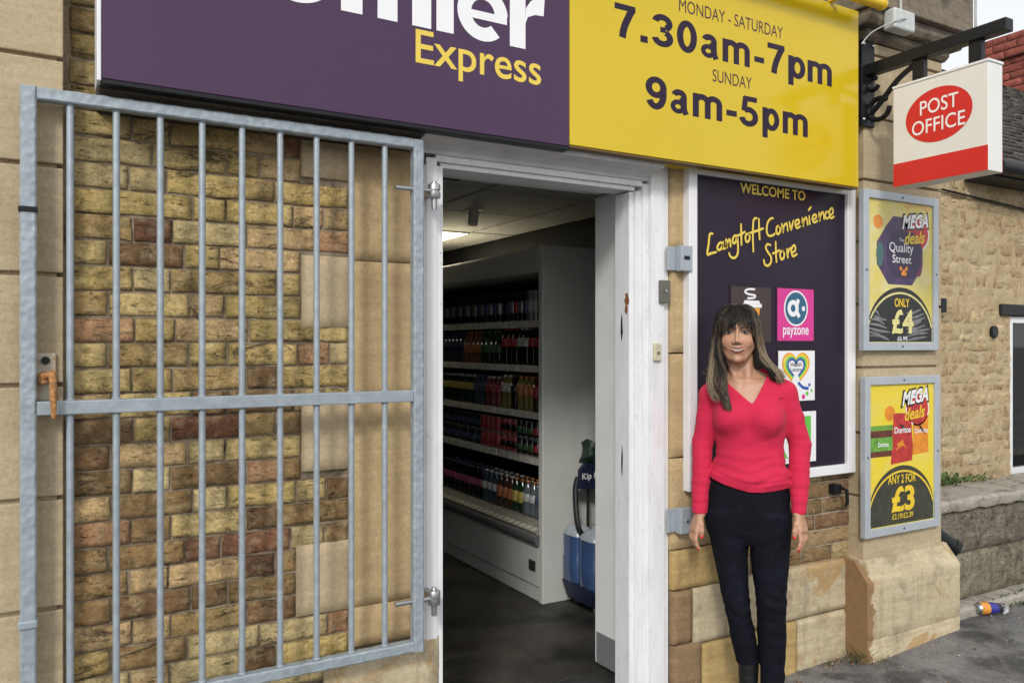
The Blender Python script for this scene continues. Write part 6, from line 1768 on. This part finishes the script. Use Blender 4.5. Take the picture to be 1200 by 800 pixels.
c = mix(nt, (0.54, 0.021, 0.064), (0.50, 0.019, 0.058), w.outputs['Fac'])
c = mix(nt, c, (0.60, 0.03, 0.08), ramp(nt, noise(nt, v, 160, 3), [(0.5, 0.0), (0.7, 0.5)]))
nt.links.new(c, bs.inputs['Base Color']); bs.inputs['Roughness'].default_value = 0.85; bs.inputs['Sheen Weight'].default_value = 0.04; bs.inputs['Specular IOR Level'].default_value = 0.2
p_ = bump(nt, bs, w.outputs['Fac'], 0.20, 0.002); bump(nt, bs, mix(nt, w2.outputs['Fac'], noise(nt, v, 300, 2), 0.5), 0.25, 0.002, p_)
jm = link('jumper', np_mesh('jumper', V, F), KNIT, per, smooth=True)
bd = MB(); bx, bz = lx(912.5), lz(464)+PZ
bd.tube(spline([(bx-0.008, -0.094, bz+0.002), (bx-0.003, -0.097, bz-0.004), (bx+0.002, -0.097, bz+0.003), (bx+0.008, -0.094, bz-0.001)], 4), 0.0016, 6)
part('emblem', bd, plain('dark red stitching', (0.12, 0.006, 0.02), 0.8), jm, local=True)

# ------- jeans
xs = axis([(-0.20, 0.19, 0.0042)]); ys = axis([(-0.15, 0.15, 0.0046)]); zs = axis([(0.135, 1.0, 0.0045)])
J = Field(xs, ys, zs)
J.loft(LEGL[:-1]+[(0.14, lx(877.5), 0.024, 0.044, 0.048)], 0.004, 2.2); J.loft(LEGR[:-1]+[(0.14, lx(903.5), 0.01, 0.046, 0.050)], 0.004, 2.2)
J.loft([(0.99, lx(877), 0.003, 0.150, 0.100), (0.93, lx(876), 0.004, 0.163, 0.110), (0.87, lx(876), 0.006, 0.166, 0.114), (0.82, lx(876.5), 0.006, 0.160, 0.108), (0.775, lx(877), 0.004, 0.150, 0.098), (0.748, lx(878), 0.004, 0.128, 0.085), (0.735, lx(878), 0.004, 0.10, 0.07)], 0.018, 2.3)
X3, Y3, Z3 = np.meshgrid(J.xs, J.ys, J.zs, indexing='ij', sparse=True)
gap = np.sqrt((X3-lx(879))**2+((Z3-0.60)*0.05)**2)
knee = np.exp(-((Z3-0.47)/0.10)**2)+0.9*np.exp(-((Z3-0.19)/0.07)**2)+0.30*np.exp(-((Z3-0.74)/0.05)**2)+0.10
wr1 = np.sin(Z3*2*math.pi/0.052+X3*22*np.sign(X3-lx(880))+vnoise(X3*14, Y3*14, Z3*9)*5.0)*0.0011*knee
wr1 = wr1+vnoise(X3*20+Z3*12, Y3*20, Z3*34)*0.0044*knee+vnoise(X3*60+Z3*20, Y3*60, Z3*60)*0.0007
J.f = (J.f+wr1).astype(np.float32)
J.f = np.where(X3 < lx(889.5), np.maximum(J.f, 0.248+0.2*(X3-lx(876))*0.3-Z3), J.f).astype(np.float32)   # the turned-up left hem
J.put(lambda X, Y, Z: np.abs(X-lx(879.2))+0*Y-0.0022-np.clip(0.74-Z, 0, 1)*0.0, (lx(876), -0.15, 0.14), (lx(882), 0.15, 0.73), 0.004, 'sub') if False else None
V, F = J.mesh(); V[:, 2] += PZ
DEN, nt, bs = new_mat('dark indigo denim'); v = coords(nt)
c = ramp(nt, noise(nt, v, 9, 5, 0.6), [(0.35, (0.0035, 0.004, 0.0065)), (0.7, (0.0075, 0.0085, 0.015))])
c = mix(nt, c, (0.022, 0.025, 0.038), ramp(nt, noise(nt, coords(nt, (1, 1, 0.25)), 220, 3, 0.7), [(0.55, 0.0), (0.75, 0.5)]))
nt.links.new(c, bs.inputs['Base Color']); bs.inputs['Roughness'].default_value = 0.8; bs.inputs['Specular IOR Level'].default_value = 0.12
bump(nt, bs, noise(nt, v, 300, 3), 0.25, 0.001)
jn = link('jeans', np_mesh('jeans', V, F), DEN, per, smooth=True)

# ------- ankle boots
LEATH = plain('black leather', (0.010, 0.010, 0.011), 0.35, var=0.2, scale=30, bmp=0.2, bscale=90)
for cx, cy in ((lx(877), 0.018), (lx(903.5), 0.008)):
    xs = axis([(cx-0.07, cx+0.07, 0.005)]); ys = axis([(-0.21, 0.11, 0.005)]); zs = axis([(-0.005, 0.29, 0.005)])
    K = Field(xs, ys, zs)
    K.cone((cx, cy, 0.27 if cx < lx(890) else 0.20), (cx, cy+0.005, 0.07), 0.040, 0.037, 0.02); K.cone((cx, cy+0.012, 0.055), (cx, cy-0.06, 0.045), 0.036, 0.040, 0.02); K.cone((cx, cy-0.06, 0.043), (cx+0.004, cy-0.155, 0.032), 0.040, 0.028, 0.02)
    X3, Y3, Z3 = np.meshgrid(K.xs, K.ys, K.zs, indexing='ij', sparse=True)
    K.f = np.maximum(K.f+vnoise(X3*30, Y3*30, Z3*60)*0.002, np.maximum(0.012-Z3+0*X3, Z3-(0.272 if cx < lx(890) else 0.205))).astype(np.float32)
    V, F = K.mesh(); V[:, 2] += PZ
    bt = link('boot', np_mesh('boot', V, F), LEATH, per, smooth=True)
    b = MB(); b.prism([(cx-0.037, PZ), (cx+0.037, PZ), (cx+0.037, PZ+0.0125), (cx-0.037, PZ+0.0125)], cy-0.17, cy+0.05); part('sole', b, BLK, bt, local=True, bevel=0.004)

# ------- hair: a dark under-layer and several thousand separate locks
xs = axis([(-0.24, 0.17, 0.0045)]); ys = axis([(-0.13, 0.13, 0.0045)]); zs = axis([(1.30, 1.72, 0.0045)])
Hh = Field(xs, ys, zs)
Hh.ell(face(0, 0.016, 0.032), (0.0725, 0.092, 0.082), 0.01)
Hh.loft([(ZE+0.03, hx_, 0.035, 0.076, 0.066), (ZE-0.06, hx_-0.004, 0.045, 0.080, 0.052), (ZE-0.13, hx_-0.012, 0.055, 0.092, 0.040), (ZE-0.19, hx_-0.02, 0.06, 0.09, 0.030)], 0.02)
Hh.cone(face(-0.066, 0.0, 0.02), (hx_-0.085, -0.02, 1.43), 0.018, 0.022, 0.02); Hh.cone(face(0.066, 0.0, 0.02), (hx_+0.083, 0.0, 1.45), 0.018, 0.022, 0.02)
X3, Y3, Z3 = np.meshgrid(Hh.xs, Hh.ys, Hh.zs, indexing='ij', sparse=True)
fc = np.maximum(np.sqrt(((X3-hx_)/0.061)**2+((Z3-ZE+0.03)/0.088)**2)-1, 0*X3-1)*0.05
Hh.f = np.maximum(Hh.f+vnoise(X3*70, Y3*70, Z3*9)*0.003, -np.maximum(fc, Y3+0.012)).astype(np.float32)
V, F = Hh.mesh(); V[:, 2] += PZ
HBASE = plain('dark hair underlayer', (0.011, 0.008, 0.006), 0.6, bmp=0.5, bscale=60)
hair = link('hair', np_mesh('hair', V, F), HBASE, per, smooth=True)
rs = np.random.default_rng(5)
def bez(P, n):
    P = np.array(P); t = np.linspace(0, 1, n)[:, None]
    # Catmull-Rom through the points
    m_ = len(P)-1; u = t[:, 0]*m_; i = np.minimum(u.astype(int), m_-1); f = (u-i)[:, None]
    Q = np.concatenate([[2*P[0]-P[1]], P, [2*P[-1]-P[-2]]])
    p0, p1, p2, p3 = Q[i], Q[i+1], Q[i+2], Q[i+3]
    return 0.5*((2*p1)+(p2-p0)*f+(2*p0-5*p1+4*p2-p3)*f*f+(3*p1-p0-3*p2+p3)*f**3)
HV, HF, HCOL, hb = [], [], [], 0
def strand(P, r0, r1, c0, c1, tone, n=18, tmid=0.35, wav=0.003):
    global hb
    C_ = bez(P, n)
    ph = rs.uniform(0, 6.3, 3); tt = np.linspace(0, 1, n)
    C_ = C_+np.stack([np.sin(tt*9+ph[0]), np.sin(tt*8+ph[1]), 0.3*np.sin(tt*7+ph[2])], 1)*wav*tt[:, None]
    T = np.gradient(C_, axis=0); T /= np.linalg.norm(T, axis=1)[:, None]+1e-9
    a = np.array([0.3, 1, 0.1]); U = np.cross(T, a); U /= np.linalg.norm(U, axis=1)[:, None]+1e-9; W_ = np.cross(T, U)
    rr = (r0+(r1-r0)*tt**2)[:, None]
    ring = np.stack([C_+(U*math.cos(k*2.0944)+W_*math.sin(k*2.0944))*rr for k in range(3)], 1)
    HV.append(ring.reshape(-1, 3))
    i = np.arange(n-1)[:, None]*3; k = np.arange(3)[None, :]
    q = np.stack([i+k, i+(k+1) % 3, i+3+(k+1) % 3, i+3+k], -1).reshape(-1, 4)+hb
    HF.append(q); hb += 3*n
    g_ = np.clip((tt-tmid)/0.35, 0, 1)[:, None]
    HCOL.append(np.repeat((np.array(c0)*(1-g_)+np.array(c1)*g_)*tone, 3, axis=0))
DK = (0.012, 0.0085, 0.006); ASH = (0.29, 0.222, 0.145); BRN = (0.085, 0.06, 0.04)
def pick(pb): 
    r = rs.random(); return ASH if r < pb else (BRN if r < pb+0.3 else DK)
sk = lambda a, e, k=1.0: np.array([hx_+0.0775*k*math.sin(a)*math.cos(e), 0.016-0.093*k*math.cos(a)*math.cos(e), ZE+0.032+0.082*k*math.sin(e)])
part_x = 0.006
# side curtains: locks of several strands, rooted near the parting, over the temple, down past the shoulder
def lockof(P, n, spread, r0, r1, c0, c1, tm, wav, segs):
    P = np.array(P, float); m_ = len(P)
    amp = np.linspace(0.35, 1.0, m_)**1.0; amp[-1] = 0.85
    wv = rs.normal(0, 1, (m_, 3))*wav; wv[0] = 0; wv[-1] = wv[-2]
    for j in range(n):
        off = rs.normal(0, spread, 3)*np.array([1, 0.7, 0.25])
        Q = P+wv+off[None, :]*amp[:, None]+rs.normal(0, spread*0.10, P.shape)
        Q[-1] = Q[-2]+(Q[-1]-Q[-2])*rs.uniform(0.75, 1.15)
        strand(Q, r0, r1, c0, c1, rs.uniform(0.65, 1.35), segs, tm+rs.uniform(-0.08, 0.08), 0.0012)
for k in range(330):
    sg = -1 if k % 2 else 1
    u = rs.random()
    top = np.array([hx_+part_x+sg*0.008*rs.random(), -0.050+0.095*u, ZE+0.032+0.081*math.sqrt(max(0.05, 1-((-0.050+0.095*u-0.016)/0.093)**2))+0.005])
    a = 0.72+1.0*u
    d = rs.random()
    p1 = sk(sg*a, 0.86, 1.025+0.03*d); p2 = sk(sg*(a+0.10), 0.05, 1.00+0.10*d)
    if sg < 0:
        if u < 0.50:      # the dark lock in front, gathered to a point on the chest
            p3 = np.array([hx_-0.069-0.010*d, -0.055+0.03*d, ZE-0.075]); p4 = np.array([lx(851)-0.020*d, -0.085, lz(438)]); p5 = np.array([lx(853)-0.022*d, -0.112, lz(456)])
            p6 = np.array([lx(857)-0.024*d+rs.normal(0, .003), -0.126, lz(477)+0.055*d*rs.random()])
            c1 = pick(0.12); tm = 0.6
        else:             # ash streaks outside it
            p3 = np.array([hx_-0.082-0.016*d, -0.020+0.04*(u-.5), ZE-0.075]); p4 = np.array([lx(840)-0.022*d, -0.060+0.04*(u-.5), lz(436)]); p5 = np.array([lx(839)-0.018*d, -0.085+0.04*(u-.5), lz(452)])
            p6 = np.array([lx(845)-0.022*d, -0.102+0.04*(u-.5), lz(468)+0.05*rs.random()])
            c1 = pick(0.25+0.65*d); tm = 0.34
    else:
        p3 = np.array([hx_+0.070+0.026*d, -0.035+0.06*u, ZE-0.065]); p4 = np.array([hx_+0.082+0.036*d, -0.048+0.05*u, ZE-0.110]); p5 = np.array([lx(900)+0.030*d, -0.058+0.05*u, lz(434)])
        p6 = np.array([lx(904)+0.042*d+rs.normal(0, .003), -0.066+0.05*u, lz(440)+0.012*rs.normal()])
        c1 = DK if d < 0.30 else pick(0.75); tm = 0.24
    c0 = DK if rs.random() < 0.75 else BRN
    lockof([top, p1, p2, p3, p4, p5, p6], 11, 0.0038, 0.00085, 0.00035, c0, c1, tm, 0.0035, 22)
# back of the head and behind the shoulders
for k in range(110):
    a = rs.uniform(1.5, 4.8); top = np.array([hx_+part_x+rs.normal(0, 0.004), rs.uniform(-0.02, 0.06), ZE+0.113])
    p1 = sk(a, 0.7, 1.06); p2 = sk(a, 0.0, 1.08)
    p3 = np.array([hx_+0.092*math.sin(a), 0.055-0.05*math.cos(a)*0.6, ZE-0.11]); p4 = np.array([hx_-0.005+0.115*math.sin(a)+rs.normal(0, 0.006), 0.07-0.03*math.cos(a), ZE-0.19+0.03*rs.random()])
    lockof([top, p1, p2, p3, p4], 8, 0.005, 0.0011, 0.0006, DK, pick(0.35), 0.5, 0.003, 14)
# fringe: wispy locks with the forehead showing between them
for k in range(74):
    s_ = rs.uniform(-1, 1); top = np.array([hx_+part_x*0.5+s_*0.032, -0.030+rs.normal(0, 0.014), ZE+0.113-0.012*abs(s_)])
    wx = s_*0.063
    f1 = np.array([hx_+s_*0.050, -0.073+0.018*s_*s_, ZE+0.090-0.014*abs(s_)]); f2 = np.array([hx_+wx*0.98, -0.0985+0.030*s_*s_, ZE+0.048])
    ln = 0.0165-0.022*abs(s_)**2.2+rs.normal(0, 0.0065)+(0.026 if abs(s_-0.02) < 0.10 else 0.014 if rs.random() < 0.25 else 0)
    f3 = np.array([hx_+wx*1.05+rs.normal(0, 0.004), -0.1045+0.036*s_*s_, ZE+ln])
    c1 = DK if rs.random() < 0.75 else BRN
    lockof([top, f1, f2, f3], 8, 0.0022, 0.0008, 0.0003, DK, c1, 0.5, 0.0012, 13)
V = np.concatenate(HV); V[:, 2] += PZ
HAIRM, nt, bs = new_mat('streaked hair'); nt.links.new(attr(nt), bs.inputs['Base Color']); bs.inputs['Roughness'].default_value = 0.42; bs.inputs['Specular IOR Level'].default_value = 0.45
link('locks', np_mesh('locks', V, np.concatenate(HF), np.concatenate(HCOL)), HAIRM, hair, smooth=True)
# earring on the right of the picture
b = MB(); b.tube(spline([(hx_+0.073, -0.022, ZE-0.040+PZ), (hx_+0.076, -0.026, ZE-0.055+PZ), (hx_+0.075, -0.026, ZE-0.078+PZ)], 4), 0.0022, 8)
part('earring', b, STEEL, per, local=True)
